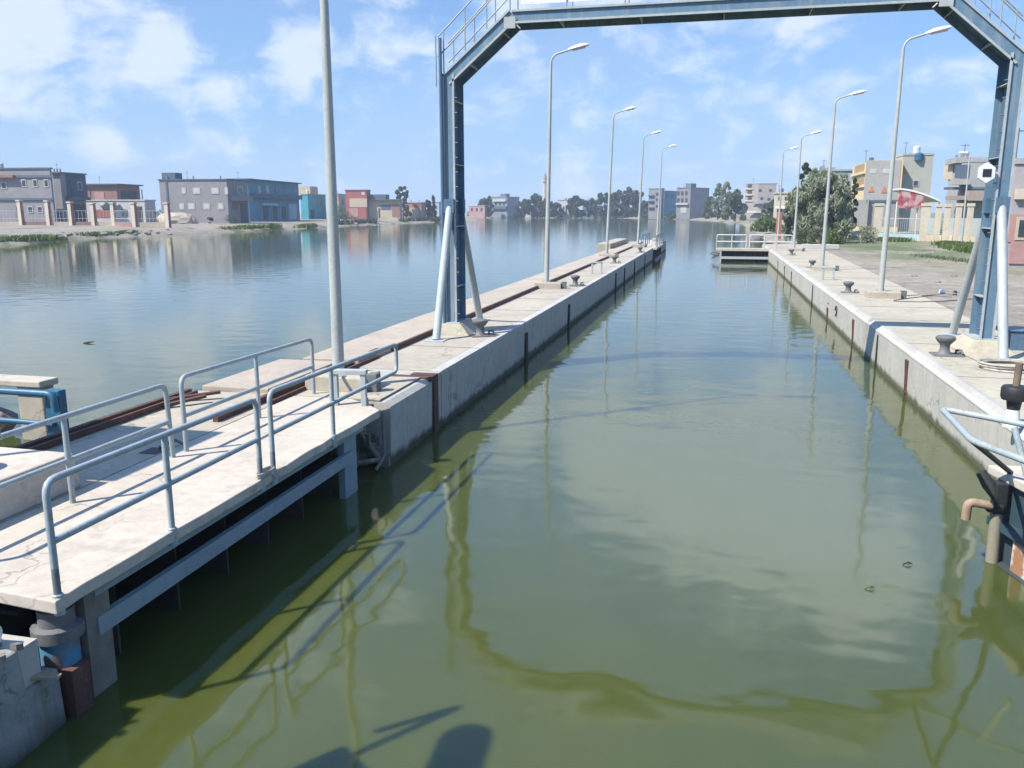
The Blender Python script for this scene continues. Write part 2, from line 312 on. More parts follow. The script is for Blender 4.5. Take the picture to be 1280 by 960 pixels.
for k in range(26):
    c = V((rnd.uniform(-6.9, -6.1), rnd.uniform(14.55, 14.95), rnd.uniform(-.2, 1.15))); s_ = rnd.uniform(.05, .14)
    mb.pbox(c, V((rnd.uniform(.5, 1), rnd.uniform(-.4, .4), 0))*s_*2, V((rnd.uniform(-.4, .4), rnd.uniform(.5, 1), 0))*s_, c.z, c.z+rnd.uniform(.08, .3))
mb.tube([(-6.7, 14.5, 1.1), (-6.1, 14.7, .1)], .05); mb.tube([(-6.05, 14.7, 1.15), (-6.0, 14.6, .3), (-6.1, 14.4, .05)], .035); mb.tube([(-6.9, 14.2, .15), (-6.0, 14.6, .2)], .05)
mb.build('broken_end', rock_m, t)

t = thing('quay_wall', 'wide pale concrete quay wall with white chamfered edge along the dirt bank', 'lock wall', (6.8, 50, 0))
mb = MB()
for y0, y1 in ((13.2, 46.98), (47.0, 99)):
    n = 6
    mb.yprism([(5.28, -3), (5.18, T-.13), (5.33, T), (8.3, T-.005), (8.3, -3)], y0, y1)
mb.box(6.7, 8.3, -4, 13.198, -3, T-.01)
mb.build('wall', wall_r, t)
mb = MB(); tops = [(5.46, 13.3), (8.4, 13.3), (8.62, 32), (9.95, 78), (10.2, 99), (5.46, 99)]
mb.prism(tops, T-.2, T+.006); mb.box(6.75, 8.6, -4, 13.28, T-.2, T+.004); mb.build('walkway_slab', concrete_r, t)
mb = MB(); mb.hexa([(5.165, 13.3, T-.15), (5.2, 13.3, T-.15), (5.2, 98.9, T-.15), (5.165, 98.9, T-.15)], [(5.335, 13.3, T+.012), (5.46, 13.3, T+.005), (5.46, 98.9, T+.005), (5.335, 98.9, T+.012)]); mb.build('coping', mat('coping_worn', (.43, .42, .385), (.36, .35, .315), .85, .8, c3=(.28, .265, .23), bmp=.25), t)
for yy, zt in ((24.0, 1.0), (33.2, .95), (40.6, .55), (60, .9), (66, .9), (73, .9)):
    mb = MB()
    for dx in (-.09, .09): mb.bar((5.25, yy+dx, -.6), (5.16, yy+dx, zt), .06, .05)
    for k in range(5): mb.bar((5.17, yy-.09, -.1+k*.22), (5.17, yy+.09, -.1+k*.22), .04, .03)
    mb.build('wall_ladder', rust, t)
mb = MB()
for k in range(17): yj = 15+k*4.9+rnd.uniform(-.3, .3); mb.box(5.36, 8.4+.0284*(yj-20 if yj > 20 else 0), yj, yj+.025, T, T+.0125)
mb.build('slab_joint', mat('joint_dirt', (.14, .125, .105), None, .95, 3), t)
mb = MB(); mb.tube(arc((5.15, 37.8, .75), .2, 0, math.pi*1.6, (0, 1, 0), (0, 0, 1), 10), .03, 8); mb.build('mooring_ring', rust, t)
mb = MB()
for yy in (47.0, 28.3): mb.box(5.14, 5.2, yy-.02, yy+.02, -.5, T-.24)
mb.build('wall_joint', dark_m, t)
# ------------------------------------------------------------------ lamp posts
def lamp_proto():
    r = thing('lamp_post', 'x', 'lamp post', (0, 0, 0), 'lamp posts along the lock walls')
    mb = MB(); hp = 10.4
    mb.tube([(0, 0, .02), (0, 0, 2), (0, 0, hp*.6), (0, 0, hp-.3)], [.125, .115, .085, .062], 14); mb.build('pole', polem, r, smooth=True)
    mb = MB(); pts = [(0, 0, hp-.34)]+arc((.45, 0, hp-.34), .45, math.pi, math.pi*.55, (1, 0, 0), (0, 0, 1), 7)[1:]; pts.append((.8, 0, hp+.22))
    mb.tube(pts, .045, 10); mb.build('arm', polem, r, smooth=True)
    hd = []; n = 16
    for s_, ra, rb in ((0, .05, .05), (.1, .10, .08), (.3, .16, .12), (.6, .19, .13), (.85, .16, .10), (.98, .08, .05), (1.0, .03, .02)):
        hd.append([(.76+s_*.95, ra*math.cos(2*math.pi*k/n), hp+.22+s_*.2+(rb*1.1 if math.sin(2*math.pi*k/n) > 0 else rb*.55)*math.sin(2*math.pi*k/n)) for k in range(n)])
    mb = MB(); vsx = [p for rg in hd for p in rg]
    mb.add(vsx, [(i*n+k, i*n+(k+1) % n, (i+1)*n+(k+1) % n, (i+1)*n+k) for i in range(len(hd)-1) for k in range(n)]+[tuple(range(n)), tuple(range(len(vsx)-n, len(vsx)))])
    h = mb.build('lamp_head', white, r, smooth=True)
    mb = MB(); mb.hexa([(.98, -.12, hp+.19), (1.55, -.1, hp+.30), (1.55, .1, hp+.30), (.98, .12, hp+.19)], [(.98, -.15, hp+.24), (1.55, -.13, hp+.36), (1.55, .13, hp+.36), (.98, .15, hp+.24)]); mb.build('lens', lens, h)
    mb = MB(); mb.box(-.55, .75, -.45, .45, -.02, .28); mb.build('plinth', concrete, r, bevel=.03)
    mb = MB(); mb.box(-.2, .2, -.2, .2, .281, .30)
    for sx in (-.15, .15):
        for sy in (-.15, .15): mb.lathe([(.025, .3), (.025, .36)], (sx, sy, 0), 6)
    mb.build('base_flange', polem, r)
    mb = MB(); mb.box(.76, .98, -.3, -.08, 0, .34); mb.build('junction_box', iron, r, bevel=.02)
    return r
lamp = lamp_proto()
LP = [((424, 484), 0, 1.12, .2, 'lamp post of the pier standing among the gate railings, its head above the picture'),
      ((683, 360), 0, 1.01, .7, 'tallest whole lamp post on the pier, just past the left gantry leg'),
      ((758, 322), 0, 1.05, 1.6, 'lamp post on the pier beside the second steel hoop from the gantry'),
      ((797, 309), 0, 1.05, 1.5, 'lamp post on the pier just before the dark recess of the far gate'),
      ((821, 301), 0, 1.06, 1.4, 'smallest lamp post, at the very end of the lake side pier'),
      ((1100, 372), 0, .99, .3, 'tallest lamp post on the dirt bank quay, nearest the right gantry leg'),
      ((1027, 338), 0, .975, .4, 'lamp post on the dirt bank quay rising in front of the big tree'),
      ((992, 314), 0, .975, .1, 'lamp post on the dirt bank quay beside the far gate railing'),
      ((972, 303), 0, 1.0, 0, 'farthest lamp post on the dirt bank quay, in front of the red post')]
for i, (q, _, sz, lean, lab) in enumerate(LP):
    o = lamp if i == 0 else copy_tree(lamp)
    p = PZ(*q, T); o.location = (p.x, p.y, T); o.scale = (1, 1, sz); o.rotation_euler = (0, math.radians(lean), math.radians(rnd.uniform(-4, 4))); o['label'] = lab
# ------------------------------------------------------------------ bollards
def bollard_proto():
    r = thing('bollard', 'x', 'bollard', (0, 0, 0), 'mooring bollards on the lock walls')
    mb = MB(); mb.lathe([(.2, .02), (.15, .06), (.115, .16), (.12, .27), (.2, .36), (.235, .41), (.235, .46), (.2, .49), (.1, .51)], n=20); mb.build('head', iron, r, smooth=True)
    mb = MB(); mb.box(-.3, .42, -.3, .3, 0, .03); mb.build('base_plate', iron, r, bevel=.008)
    mb = MB(); mb.tube([(.3, .12, .03), (.3, .1, .12), (.38, -.05, .14), (.4, -.15, .05)], .03, 8); mb.build('hook', iron, r, smooth=True)
    return r
bol = bollard_proto()
for i, (q, z, rz, lab) in enumerate([((1180, 444), T, 0, 'big bollard with coiled rope line beside the right gantry leg'), ((1060, 366), T, 0, 'bollard on the dirt bank quay between the tall lamp and the hoop'),
        ((1015, 335), T, .4, 'bollard on the dirt bank quay just beyond the hoop'), ((989, 319), T, 1, 'farthest bollard on the dirt bank quay close to the far gate'),
        ((600, 420), T, .5, 'bollard at the foot of the left gantry leg'), ((719, 357), T, .3, 'bollard between the tallest pier lamp and the second steel hoop'),
        ((768, 329), T, .3, 'bollard beside the lamp plinth just past the second hoop'), ((800, 316), T, .9, 'farthest small bollard on the pier by the far gate recess')]):
    o = bol if i == 0 else copy_tree(bol)
    p = PZ(*q, z); o.location = (p.x, p.y, T+.005); o.rotation_euler.z = rz; o['label'] = lab
# ------------------------------------------------------------------ steel hoops
def hoop_proto():
    r = thing('steel_hoop', 'x', 'hoop', (0, 0, 0), 'low steel hoops beside the lamp plinths')
    mb = MB(); mb.box(-.32, -.22, -.06, .06, 0, .6); mb.build('leg', steel_pale, r, bevel=.01)
    mb = MB(); mb.box(.22, .32, -.06, .06, 0, .6); mb.build('leg', steel_pale, r, bevel=.01)
    mb = MB(); mb.box(-.34, .34, -.08, .08, .601, .69); mb.build('crossbar', steel_pale, r, bevel=.01)
    return r
hp = hoop_proto()
for i, (q, z, rz, lab) in enumerate([((438, 507), T, .15, 'white steel hoop in front of the lamp post among the gate railings'), ((746, 342), T, .2, 'small hoop on the pier in front of the far lamp plinth'), ((1035, 350), T, .1, 'small dark framed hoop on the dirt bank quay beside a lamp post')]):
    o = hp if i == 0 else copy_tree(hp)
    p = PZ(*q, z); o.location = (p.x, p.y, T+.006); o.rotation_euler.z = rz; o['label'] = lab
# ------------------------------------------------------------------ overhead gantry
t = thing('gantry', 'tall blue grey steel gantry frame arching over the lock chamber', 'gantry', (-.35, 24.4, 0))
gy0, gy1 = 23.95, 24.85; TH = .34
def member(a, b, nrm, name, stiff, dy=0):
    """H-section between a and b (centre line in x,z); flanges face -y/+y, web between"""
    a = V(a); b = V(b); nrm = V(nrm).normalized(); d = (b-a).normalized()
    mb = MB()
    for yy, th in ((gy0-dy, .03), (gy1+dy, .03)):
        q = [a-nrm*TH/2, a+nrm*TH/2, b+nrm*TH/2, b-nrm*TH/2]
        mb.hexa([(p.x, yy-th/2, p.z) for p in q], [(p.x, yy+th/2, p.z) for p in q])
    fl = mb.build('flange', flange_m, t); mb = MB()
    w0 = nrm*.012
    q = [a-w0, a+w0, b+w0, b-w0]
    mb.hexa([(p.x, gy0+.016, p.z) for p in q], [(p.x, gy1-.016, p.z) for p in q])
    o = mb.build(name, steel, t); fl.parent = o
    n = max(1, int((b-a).length/stiff))
    for k in range(n):
        ms = MB(); c = a.lerp(b, (k+.6)/n); h = d*.012
        for sgn in (1, -1):
            q = [c-h+nrm*.013*sgn, c+h+nrm*.013*sgn, c+h+nrm*(TH/2-.004)*sgn, c-h+nrm*(TH/2-.004)*sgn]
            ms.hexa([(p.x, gy0+.017, p.z) for p in q], [(p.x, gy1-.017, p.z) for p in q])
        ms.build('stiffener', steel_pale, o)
    # lipped front edge: narrow toe strips in pale paint, standing for lit edges
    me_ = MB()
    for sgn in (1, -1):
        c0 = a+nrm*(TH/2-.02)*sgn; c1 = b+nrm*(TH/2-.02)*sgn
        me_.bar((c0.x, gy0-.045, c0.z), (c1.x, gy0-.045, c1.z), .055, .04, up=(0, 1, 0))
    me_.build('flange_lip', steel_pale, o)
    return o
xl, xr = -7.55, 7.0; zk = 8.55; zb = 10.12; xkl, xkr = -5.75, 5.25
cL = member((xl, 24.4, T+.35), (xl, 24.4, zk+.14), (1, 0, 0), 'column', 1.5)
cR = member((xr, 24.4, T+.35), (xr, 24.4, zk+.14), (-1, 0, 0), 'column', 1.5)
kL = member((xl-.06, 24.4, zk), (xkl+.08, 24.4, zb+.06), (zb-zk, 0, -(xkl-xl)), 'knee_brace', 1.1, .005)
kR = member((xr+.06, 24.4, zk), (xkr-.08, 24.4, zb+.06), (-(zb-zk), 0, -(xr-xkr)), 'knee_brace', 1.1, .005)
bm_ = member((xkl+.05, 24.4, zb), (xkr-.05, 24.4, zb), (0, 0, 1), 'beam', 2.1)
for x in (xl, xr):
    mb = MB(); q = .62
    mb.hexa([(x-q, 23.6, T), (x+q, 23.6, T), (x+q, 25.2, T), (x-q, 25.2, T)], [(x-.32, 23.8, T+.32), (x+.32, 23.8, T+.32), (x+.32, 25.0, T+.32), (x-.32, 25.0, T+.32)])
    pd = mb.build('pedestal', concrete_r, t, bevel=.02)
    mb = MB(); mb.box(x-.28, x+.28, 23.83, 24.97, T+.321, T+.35); mb.build('base_plate', steel_pale, pd)
    for yf, yt in ((22.45, 23.9), (27.1, 24.9)):
        mb = MB(); mb.tube([(x, yf, T+.02), (x, yt, 5.0)], .115, 14); s_ = mb.build('strut', steel_pale, t, smooth=True)
        mb = MB(); mb.box(x-.28, x+.28, yf-.28, yf+.28, T+.004, T+.03); mb.build('foot_plate', steel_pale, s_)
        mb = MB(); mb.box(x-.15, x+.15, min(yt, yt+(.04 if yt < 24.4 else -.04))-.1, max(yt, yt)+.1, 4.85, 5.25); mb.build('clamp', steel, s_)
    cpar = cL if x < 0 else cR; sg = 1 if x < 0 else -1
    mb = MB()
    for k in range(16): mb.tube([(x+sg*.19, gy0-.04, 1.9+k*.41), (x+sg*.26, gy0-.04, 1.9+k*.41)], .02, 6)
    mb.build('step_bolts', iron, cpar)
mb = MB(); mb.tube([(xl-.2, gy0-.1, T), (xl-.2, gy0-.1, zk+1.1)], .05, 8); mb.build('conduit', steel, t, smooth=True)
mb = MB()                                                       # hand rails over knee and beam
for yy in (gy0-.03, gy1+.03):
    for dz in (.62, 1.15):
        mb.tube([(xl-.28, yy, zk+dz), (xkl-.1, yy, zb+.25+dz), (xkr+.1, yy, zb+.25+dz), (xr+.28, yy, zk+dz)], .022, 8)
    for k in range(8):
        x = xkl+(xkr-xkl)*k/7; mb.tube([(x, yy, zb+.17), (x, yy, zb+1.4)], .022, 8)
    for sx, x0, x1 in ((1, xl, xkl), (-1, xr, xkr)):
        for k in (0, .35, .7):
            x = x0-sx*.12+(x1-x0)*k; z = zk+.2+(zb-zk)*k; mb.tube([(x, yy, z), (x, yy, z+1.1)], .02, 8)
mb.tube([(xl-.33, gy0-.1, zk-.2), (xl-.33, gy0-.1, zk+1.15)], .022, 8)
mb.build('hand_rail', railp, t, smooth=True)
mb = MB(); mb.box(xkl+.3, xkr-.3, gy0-.02, gy0, zb+.3, zb+.42); mb.box(xkl+.3, xkr-.3, gy0-.02, gy0, zb+.5, zb+.6); mb.build('toe_board', white, t)
for x, nx in ((xkl, 1), (xkr, -1)):
    mb = MB(); mb.box(x-.16, x+.16, gy0-.07, gy0-.02, zb-.3, zb+.0); mb.tube([(x+nx*.2, gy0-.06, zb-.22), (x+nx*.3, gy0-.06, zb-.32)], .02, 6); mb.build('gusset_plate', steel_pale, t)
p = PY(1233, 216, 23.8)
mb = MB(); hx = [(math.cos(a)*.21, math.sin(a)*.25) for a in [math.pi/2+k*math.pi/3 for k in range(6)]]
mb.yprism([(p.x+a, p.z+c) for a, c in hx], p.y-.06, p.y+.06); mb.bar((p.x, p.y+.05, p.z), (xr-.15, 23.95, p.z), .05, .05)
s_ = mb.build('signal_box', white, t); mb = MB(); mb.box(p.x-.1, p.x+.1, p.y-.07, p.y-.062, p.z-.1, p.z+.09); mb.build('signal_glass', black, s_)
# ------------------------------------------------------------------ near left gate leaf
def pipe_rail(parent, pts_list, posts, r=.036, m=railp, foot=None):
    mb = MB()
    for pts in pts_list: mb.tube(roundpath(pts), r, 12)
    o = mb.build('railing', m, parent, smooth=True)
    for a, b in posts:
        mb = MB(); mb.tube([a, b], r, 12); po = mb.build('post', m, o, smooth=True)
        if foot:
            mb = MB(); a = V(a); mb.lathe([(r*1.45, 0), (r*1.45, .2), (r*1.2, .21)], (a.x, a.y, a.z-.02), 12); mb.build('sleeve', m, po, smooth=True)
    return o
t = thing('lock_gate', 'open near lock gate leaf with white walkway deck and grey blue pipe railings', 'lock gate', (-6.9, 10, 0))
mb = MB(); edge = [(-5.86, 6.12)]
y = 6.12
while y < 14.0: y += rnd.uniform(.25, .7); edge.append((-5.88+rnd.uniform(-.022, .022), min(y, 14.1)))
poly = edge+[(-6.25, 14.5), (-6.75, 14.87), (-8.0, 14.87), (-8.0, 6.35)]
mb.prism(poly, T-.13, T+.008); mb.build('deck', deck_m, t, bevel=.015)
mb = MB(); mb.bar((-6.0, 6.75, .72), (-6.0, 13.1, .72), .08, .2); mb.bar((-6.02, 6.75, 1.1), (-6.02, 13.6, 1.1), .1, .1); mb.build('front_beam', steel_mid, t)
mb = MB(); mb.box(-6.14, -6.02, 12.85, 13.35, -.8, T-.131); mb.build('end_post', steel_mid, t)
mb = MB(); mb.box(-6.1, -5.98, 6.6, 6.95, -.6, T-.131); mb.build('timber_post', mat('post_wood', (.22, .21, .17), (.15, .14, .12), .9, 2, bmp=.4), t)
mb = MB(); mb.box(-7.5, -7.42, 6.7, 13.6, -1.5, T-.131)
for k in range(6): mb.box(-7.42, -6.3, 7.4+k*1.1, 7.43+k*1.1, -.6, T-.132)
for z in (.2, .75): mb.box(-7.41, -6.9, 6.7, 13.6, z, z+.05)
mb.build('skin_plate', skin_m, t)
hc = PY(74, 800, 6.42)
mb = MB(); mb.lathe([(.19, -.02), (.24, 0), (.24, .12), (.17, .14), (.17, .3)], (hc.x, 6.42, .78), 18); mb.build('hinge_pin', iron, t, smooth=True)
mb = MB(); mb.tube([(hc.x, 6.42, -.7), (hc.x, 6.42, .75)], .18, 16); mb.build('hinge_post', mat('blue_worn', (.06, .22, .36), (.2, .12, .09), .6, 2.5, .5, .58), t, smooth=True)
mb = MB(); mb.tube([(-6.2, 13.4, .1), (-6.2, 13.4, -.5)], .14, 10); mb.build('end_roller', rust, t, smooth=True)
zt, zm = 2.42, 1.86; xo = -5.92
def Pxo(px, py): return PX(px, py, xo)
pipe_rail(t, [[(xo, 6.22, T), (xo, 6.22, zt+.03), (xo, 9.95, zt), (xo, 9.95, T-.12)], [(xo, 6.24, zm), (xo, 9.93, zm)]], [((xo, 6.22, T-.15), (xo, 6.22, T+.3)), ((xo, 7.98, T-.15), (xo, 7.98, zt)), ((xo, 9.95, T-.15), (xo, 9.95, T+.3))], foot=True)
pipe_rail(t, [[(xo+.02, 10.27, T-.1), (xo+.02, 10.27, zt+.03), (xo+.1, 14.9, zt), (xo+.1, 14.9, zm+.03), (xo+.02, 10.29, zm)]], [((xo+.02, 10.27, T-.15), (xo+.02, 10.27, T+.3)), ((xo+.03, 12.2, T-.15), (xo+.03, 12.2, zt))], foot=True)
xi = -7.7
pipe_rail(t, [[(xi, 6.3, T), (xi, 6.3, zt), (xi, 10.5, zt), (xi, 10.55, T)], [(xi, 6.32, zm), (xi, 10.53, zm)]], [((xi, 8.5, T), (xi, 8.5, zt))])
pipe_rail(t, [[(xi, 10.88, T), (xi, 10.88, zt+.04), (xi, 15.15, zt), (xi, 15.15, T+.005)], [(xi, 10.9, zm), (xi, 15.13, zm)]], [((xi, 13.03, T), (xi, 13.03, zt))])
mb = MB(); mb.box(-8.35, -8.05, 10.62, 10.95, T+.006, T+.012); mb.build('hatch', black, t)
mb = MB(); mb.tube([(-8.2, 10.9, T+.03), (-8.0, 11.05, T+.12), (-7.9, 11.1, T+.05)], .025, 6); mb.build('hatch_lever', iron, t)
mb = MB(); 
for k in range(4): mb.tube(arc((xo, 10.1, T+.02+k*.018), .2, 0, 2*math.pi, (.35, 0, 0), (0, 1.1, 0), 16), .012, 6)
o = mb.build('rope_lashing', rope_m, smooth=True); tag(o, 'frayed rope lashing around the feet of two neighbouring railing posts', 'rope')
# concrete block with a bollard next to the gate
mb = MB(); mb.hexa([(-10.05, 7.3, T), (-8.06, 7.0, T), (-8.06, 9.1, T), (-10.05, 9.15, T)], [(-10.05, 7.3, T+.48), (-8.1, 7.0, T+.48), (-8.1, 9.05, T+.48), (-10.05, 9.1, T+.48)])
tag(mb.build('concrete_block', deck_m, bevel=.03), 'low white concrete block behind the near gate railings', 'block')
o = copy_tree(bol); o.location = (-8.95, 7.95, T+.48); o.rotation_euler.z = 1.8; o['label'] = 'bollard on top of the low white concrete block, cut by the picture edge'; o['group'] = 'mooring bollards on the lock walls'
# near-left quay corner with the gate hinge
t = thing('hinge_pier', 'weathered concrete hinge block in the shade below the near gate deck', 'hinge block', (-6.4, 5.2, 0))
mb = MB(); mb.hexa([(-8.0, 3.2, -2), (-5.8, 3.2, -2), (-5.85, 5.95, -2), (-8.0, 6.1, -2)], [(-8.0, 3.2, 1.0), (-5.95, 3.2, 1.0), (-5.97, 5.75, 1.0), (-8.0, 5.95, 1.0)])
mb.hexa([(-6.9, 5.8, -2), (-5.88, 5.8, -2), (-5.9, 6.25, -2), (-6.9, 6.3, -2)], [(-6.9, 5.7, .58), (-5.95, 5.7, .58), (-5.97, 6.18, .58), (-6.9, 6.22, .58)])
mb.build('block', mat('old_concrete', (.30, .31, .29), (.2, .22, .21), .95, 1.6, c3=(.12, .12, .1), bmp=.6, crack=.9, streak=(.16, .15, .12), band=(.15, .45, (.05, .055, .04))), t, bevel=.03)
mb = MB(); mb.box(-6.25, -5.9, 6.26, 6.5, -1.2, .5); mb.build('steel_sill', rust, t)
for k in range(4):
    x0 = -6.75+.16*k; mb = MB(); mb.bar((x0, 5.78+.02*k, .61+.012*k), (x0+.5, 6.12-.05*k, .60+.012*k), .09, .022); mb.build('plank_scrap', wood_pale, t)
mb = MB()
for k in range(22):
    c = V((rnd.uniform(-7.2, -5.95), rnd.uniform(5.5, 6.2), 0)); c.z = .6 if c.y > 5.75 else 1.0; q = rnd.uniform(.03, .09)
    mb.pbox(c, V((rnd.uniform(.5, 1), rnd.uniform(-.5, .5), 0))*q, V((rnd.uniform(-.5, .5), rnd.uniform(.5, 1), 0))*q, c.z, c.z+q*.7)
tag(mb.build('rubble', rock_m), kind='stuff', label='broken concrete crumbs on the hinge block below the near gate', cat='rubble')
mb = MB(); mb.tube([(-7.6, 5.6, 1.12), (-6.2, 5.75, 1.12)], .09, 12); mb.tube([(-6.35, 5.8, 1.0), (-6.3, 6.1, .8)], .06, 10); mb.build('pipe', white, t, smooth=True)
# ------------------------------------------------------------------ near right gate leaf (partly open)
t = thing('lock_gate', 'near gate leaf swung out from the quay, blue skin and bent pipe railing', 'lock gate', (5, 9, 0))
tip = V((4.0, 12.95, 0)); ld = V((.25, -.97, 0)).normalized(); ln_ = V((.97, .25, 0))
mb = MB(); q = [tip, tip+ld*7.2, tip+ld*7.2+ln_*1.75, tip+ln_*1.75+ld*.2]; mb.prism([(p.x, p.y) for p in q], T-.12, T+.006); mb.build('deck', deck_m, t, bevel=.015)
q = [tip+ld*.12+ln_*.1, tip+ld*7.1+ln_*.1, tip+ld*7.1+ln_*.18, tip+ld*.12+ln_*.18]
mb = MB(); mb.prism([(p.x, p.y) for p in q], -2, T-.121)
for z in (-.05, .55): mb.bar(tip+ld*.2+ln_*.02+V((0, 0, z)), tip+ld*7+ln_*.02+V((0, 0, z)), .14, .12)
mb.build('skin_plate', mat('gate_blue', (.025, .07, .10), (.05, .06, .065), .6, 1.5, bmp=.3), t)
a = tip+ld*.75+ln_*.02; mb = MB(); mb.pbox(a, ld*.6, ln_*.07, -.35, .5); mb.build('rubbing_plate', rustpaint, t)
a = PZ(1241, 702, 0); b_ = PY(1246, 640, a.y); mb = MB(); mb.tube([(a.x, a.y, -1), (b_.x, a.y, b_.z)], .085, 12); mb.build('guide_post', mat('post_wood_pale', (.3, .27, .2)), t, smooth=True)
c = PY(1245, 602, a.y); mb = MB(); mb.box(b_.x-.07, b_.x+.1, a.y-.08, a.y+.1, b_.z-.02, c.z); mb.box(b_.x-.16, b_.x+.06, a.y-.12, a.y+.05, b_.z+.02, b_.z+.14); mb.build('roller_bracket', black, t, bevel=.02)
q1 = PY(1240, 632, a.y-.1); q2 = PY(1210, 627, a.y-.1); q3 = PY(1207, 649, a.y-.1)
mb = MB(); mb.tube(roundpath([q1, q2, q3], .09), .062, 12); mb.build('overflow_pipe', mat('pipe_rust', (.36, .27, .19), (.22, .13, .08), .7, 3, bmp=.3), t, smooth=True)
q1 = PY(1226, 590, a.y+.1); q2 = PY(1236, 606, a.y+.05); mb = MB(); mb.tube([q1, q2, (b_.x-.02, a.y, b_.z+.2)], [.07, .09, .06], 10); mb.build('mitre_seal', dark_m, t, smooth=True)
zr = 2.25; p0 = PZ(1177, 511, zr); p1 = PZ(1282, 531, zr); p2 = PZ(1215, 551, zr-.05); p3 = PZ(1284, 577, zr-.05)
q1 = p1+(p1-p0)*.5; q3 = p3+(p3-p2)*1.2
pq = PZ(1268, 534, zr)
rl = pipe_rail(t, [[p3+(p3-p2)*3, p3, p2, p0, p1, q1]], [((pq.x+.25, pq.y-.3, T), (pq.x, pq.y, zr)), ((q3.x+.1, q3.y, T), (q3.x, q3.y, zr))], r=.04)
b2 = tip+ld*.35+ln_*.12; mb = MB(); mb.tube([p2, (b2.x, b2.y, T)], .035, 10); mb.build('brace', dark_m, rl, smooth=True)
mb = MB(); c = tip+ld*.8+ln_*.7; mb.tube(arc((c.x, c.y, T+.03), .35, 0, 5.4, (1, 0, 0), (0, 1, 0), 16), .02, 6); tag(mb.build('rope', rope_m), 'short pale rope lying on the deck of the swung out gate leaf', 'rope')
# dark capped mooring post on the right quay edge
a = PZ(1264, 533, T)
t = thing('mooring_post', 'short post with thick black cap on the quay edge by the bent railing', 'mooring post', (a.x, a.y, T))
mb = MB(); mb.lathe([(.14, 0), (.12, .08), (.1, .3)], (a.x, a.y, T), 14); mb.build('post', white, t, smooth=True)
mb = MB(); mb.lathe([(.1, .301), (.12, .45), (.2, .47), (.22, .52), (.22, .66), (.2, .7), (.08, .71)], (a.x, a.y, T), 18); mb.build('cap', black, t, smooth=True)
mb = MB(); mb.tube([(a.x, a.y, T+.7), (a.x+.01, a.y, T+1.1)], .06, 10); mb.build('rod', wood, t, smooth=True)
# ropes and cables on the right quay
mb = MB()
c = PZ(1262, 462, T)
for k in range(5): mb.tube(arc((c.x+rnd.uniform(-.06, .06), c.y+rnd.uniform(-.06, .06), T+.035+.03*k), .62+.05*rnd.random(), 0, 2*math.pi, (1, 0, 0), (0, .8, 0), 22), .03, 6)
tag(mb.build('coiled_hose', rope_m, smooth=True), 'coil of pale hose lying at the foot of the right gantry strut', 'hose')
mb = MB(); pts = [PZ(x, y_, T)+V((0, 0, .03)) for x, y_ in ((1190, 436), (1206, 445), (1222, 452), (1236, 461), (1248, 466))]; mb.tube(pts, .025, 6)
tag(mb.build('mooring_rope', rope_m, smooth=True), 'pale rope running from the big bollard to the coiled hose', 'rope')
mb = MB(); mb.tube([PZ(x, y_, T)+V((0, 0, .02)) for x, y_ in ((1117, 376), (1140, 373), (1165, 370), (1190, 372))], .022, 6); mb.tube([PZ(x, y_, T)+V((0, 0, .02)) for x, y_ in ((1117, 377), (1150, 378), (1180, 377), (1215, 374))], .022, 6)
tag(mb.build('cable', cable_m), 'dark cables running from the tall lamp plinth to the dirt', 'cable')
# steel box beside the right gantry foot
a = PZ(1262, 436, T); mb = MB(); mb.box(a.x-.1, a.x+.75, a.y-.3, a.y+.3, T, T+.5); mb.box(a.x-.14, a.x+.79, a.y-.34, a.y+.34, T+.501, T+.54)
tag(mb.build('cable_box', steel, bevel=.015), 'grey blue steel cable box behind the right gantry strut', 'box')
# ------------------------------------------------------------------ far gates
t = thing('lock_gate', 'far lock gate leaf standing closed half across the channel with white railing', 'lock gate', (2.8, 86.5, 0))
xg = PZ(895, 308, T).x; yg = 86.4
mb = MB(); mb.box(xg, 6.3, yg, yg+1.5, T-.24, T+.012); mb.build('deck', deck_m, t, bevel=.02)
mb = MB(); mb.box(xg+.4, 5.17, yg+.02, yg+.16, .28, .52); mb.box(xg+.38, xg+.55, yg+.03, yg+.2, -1.5, T-.25); mb.build('front_beam', steel_pale, t)
mb = MB(); mb.box(xg+.4, 5.17, yg+.8, yg+.9, -1.5, T-.241)
for k in range(5): mb.box(xg+.9+k*.95, xg+.94+k*.95, yg+.2, yg+.8, -1.5, T-.242)
mb.build('skin_plate', skin_m, t)
for yy in (yg+.06, yg+1.4):
    pipe_rail(t, [[(xg+.05, yy, T), (xg+.05, yy, 2.6), (xg+2.9, yy, 2.6), (xg+2.9, yy, T)], [(xg+.05, yy, 1.95), (xg+2.9, yy, 1.95)]], [((xg+1.5, yy, T), (xg+1.5, yy, 2.6))], r=.045, m=grille)
    pipe_rail(t, [[(xg+3.2, yy, T), (xg+3.2, yy, 2.6), (7.4, yy, 2.6), (7.4, yy, T)], [(xg+3.2, yy, 1.95), (7.4, yy, 1.95)]], [((xg+4.6, yy, T), (xg+4.6, yy, 2.6)), ((xg+5.7, yy, T), (xg+5.7, yy, 2.6))], r=.045, m=grille)
mb = MB()
for k in range(7): mb.tube([(xg-.1-rnd.random()*.5, yg+.1+.15*k, .2+rnd.random()*.7), (xg+.4, yg+.2+.1*k, .1+rnd.random()*.8)], .03, 6)
mb.build('frayed_seal', rust, t)
t = thing('lock_gate', 'dark far gate leaf folded open into the end of the lake side pier', 'lock gate', (-6.5, 92, 0))
mb = MB(); mb.box(-7.28, -5.6, 86.4, 97.6, T-.2, T+.01); mb.build('deck', deck_m, t, bevel=.02)
mb = MB(); mb.box(-6.4, -6.3, 86.6, 97.3, -1.5, T-.201)
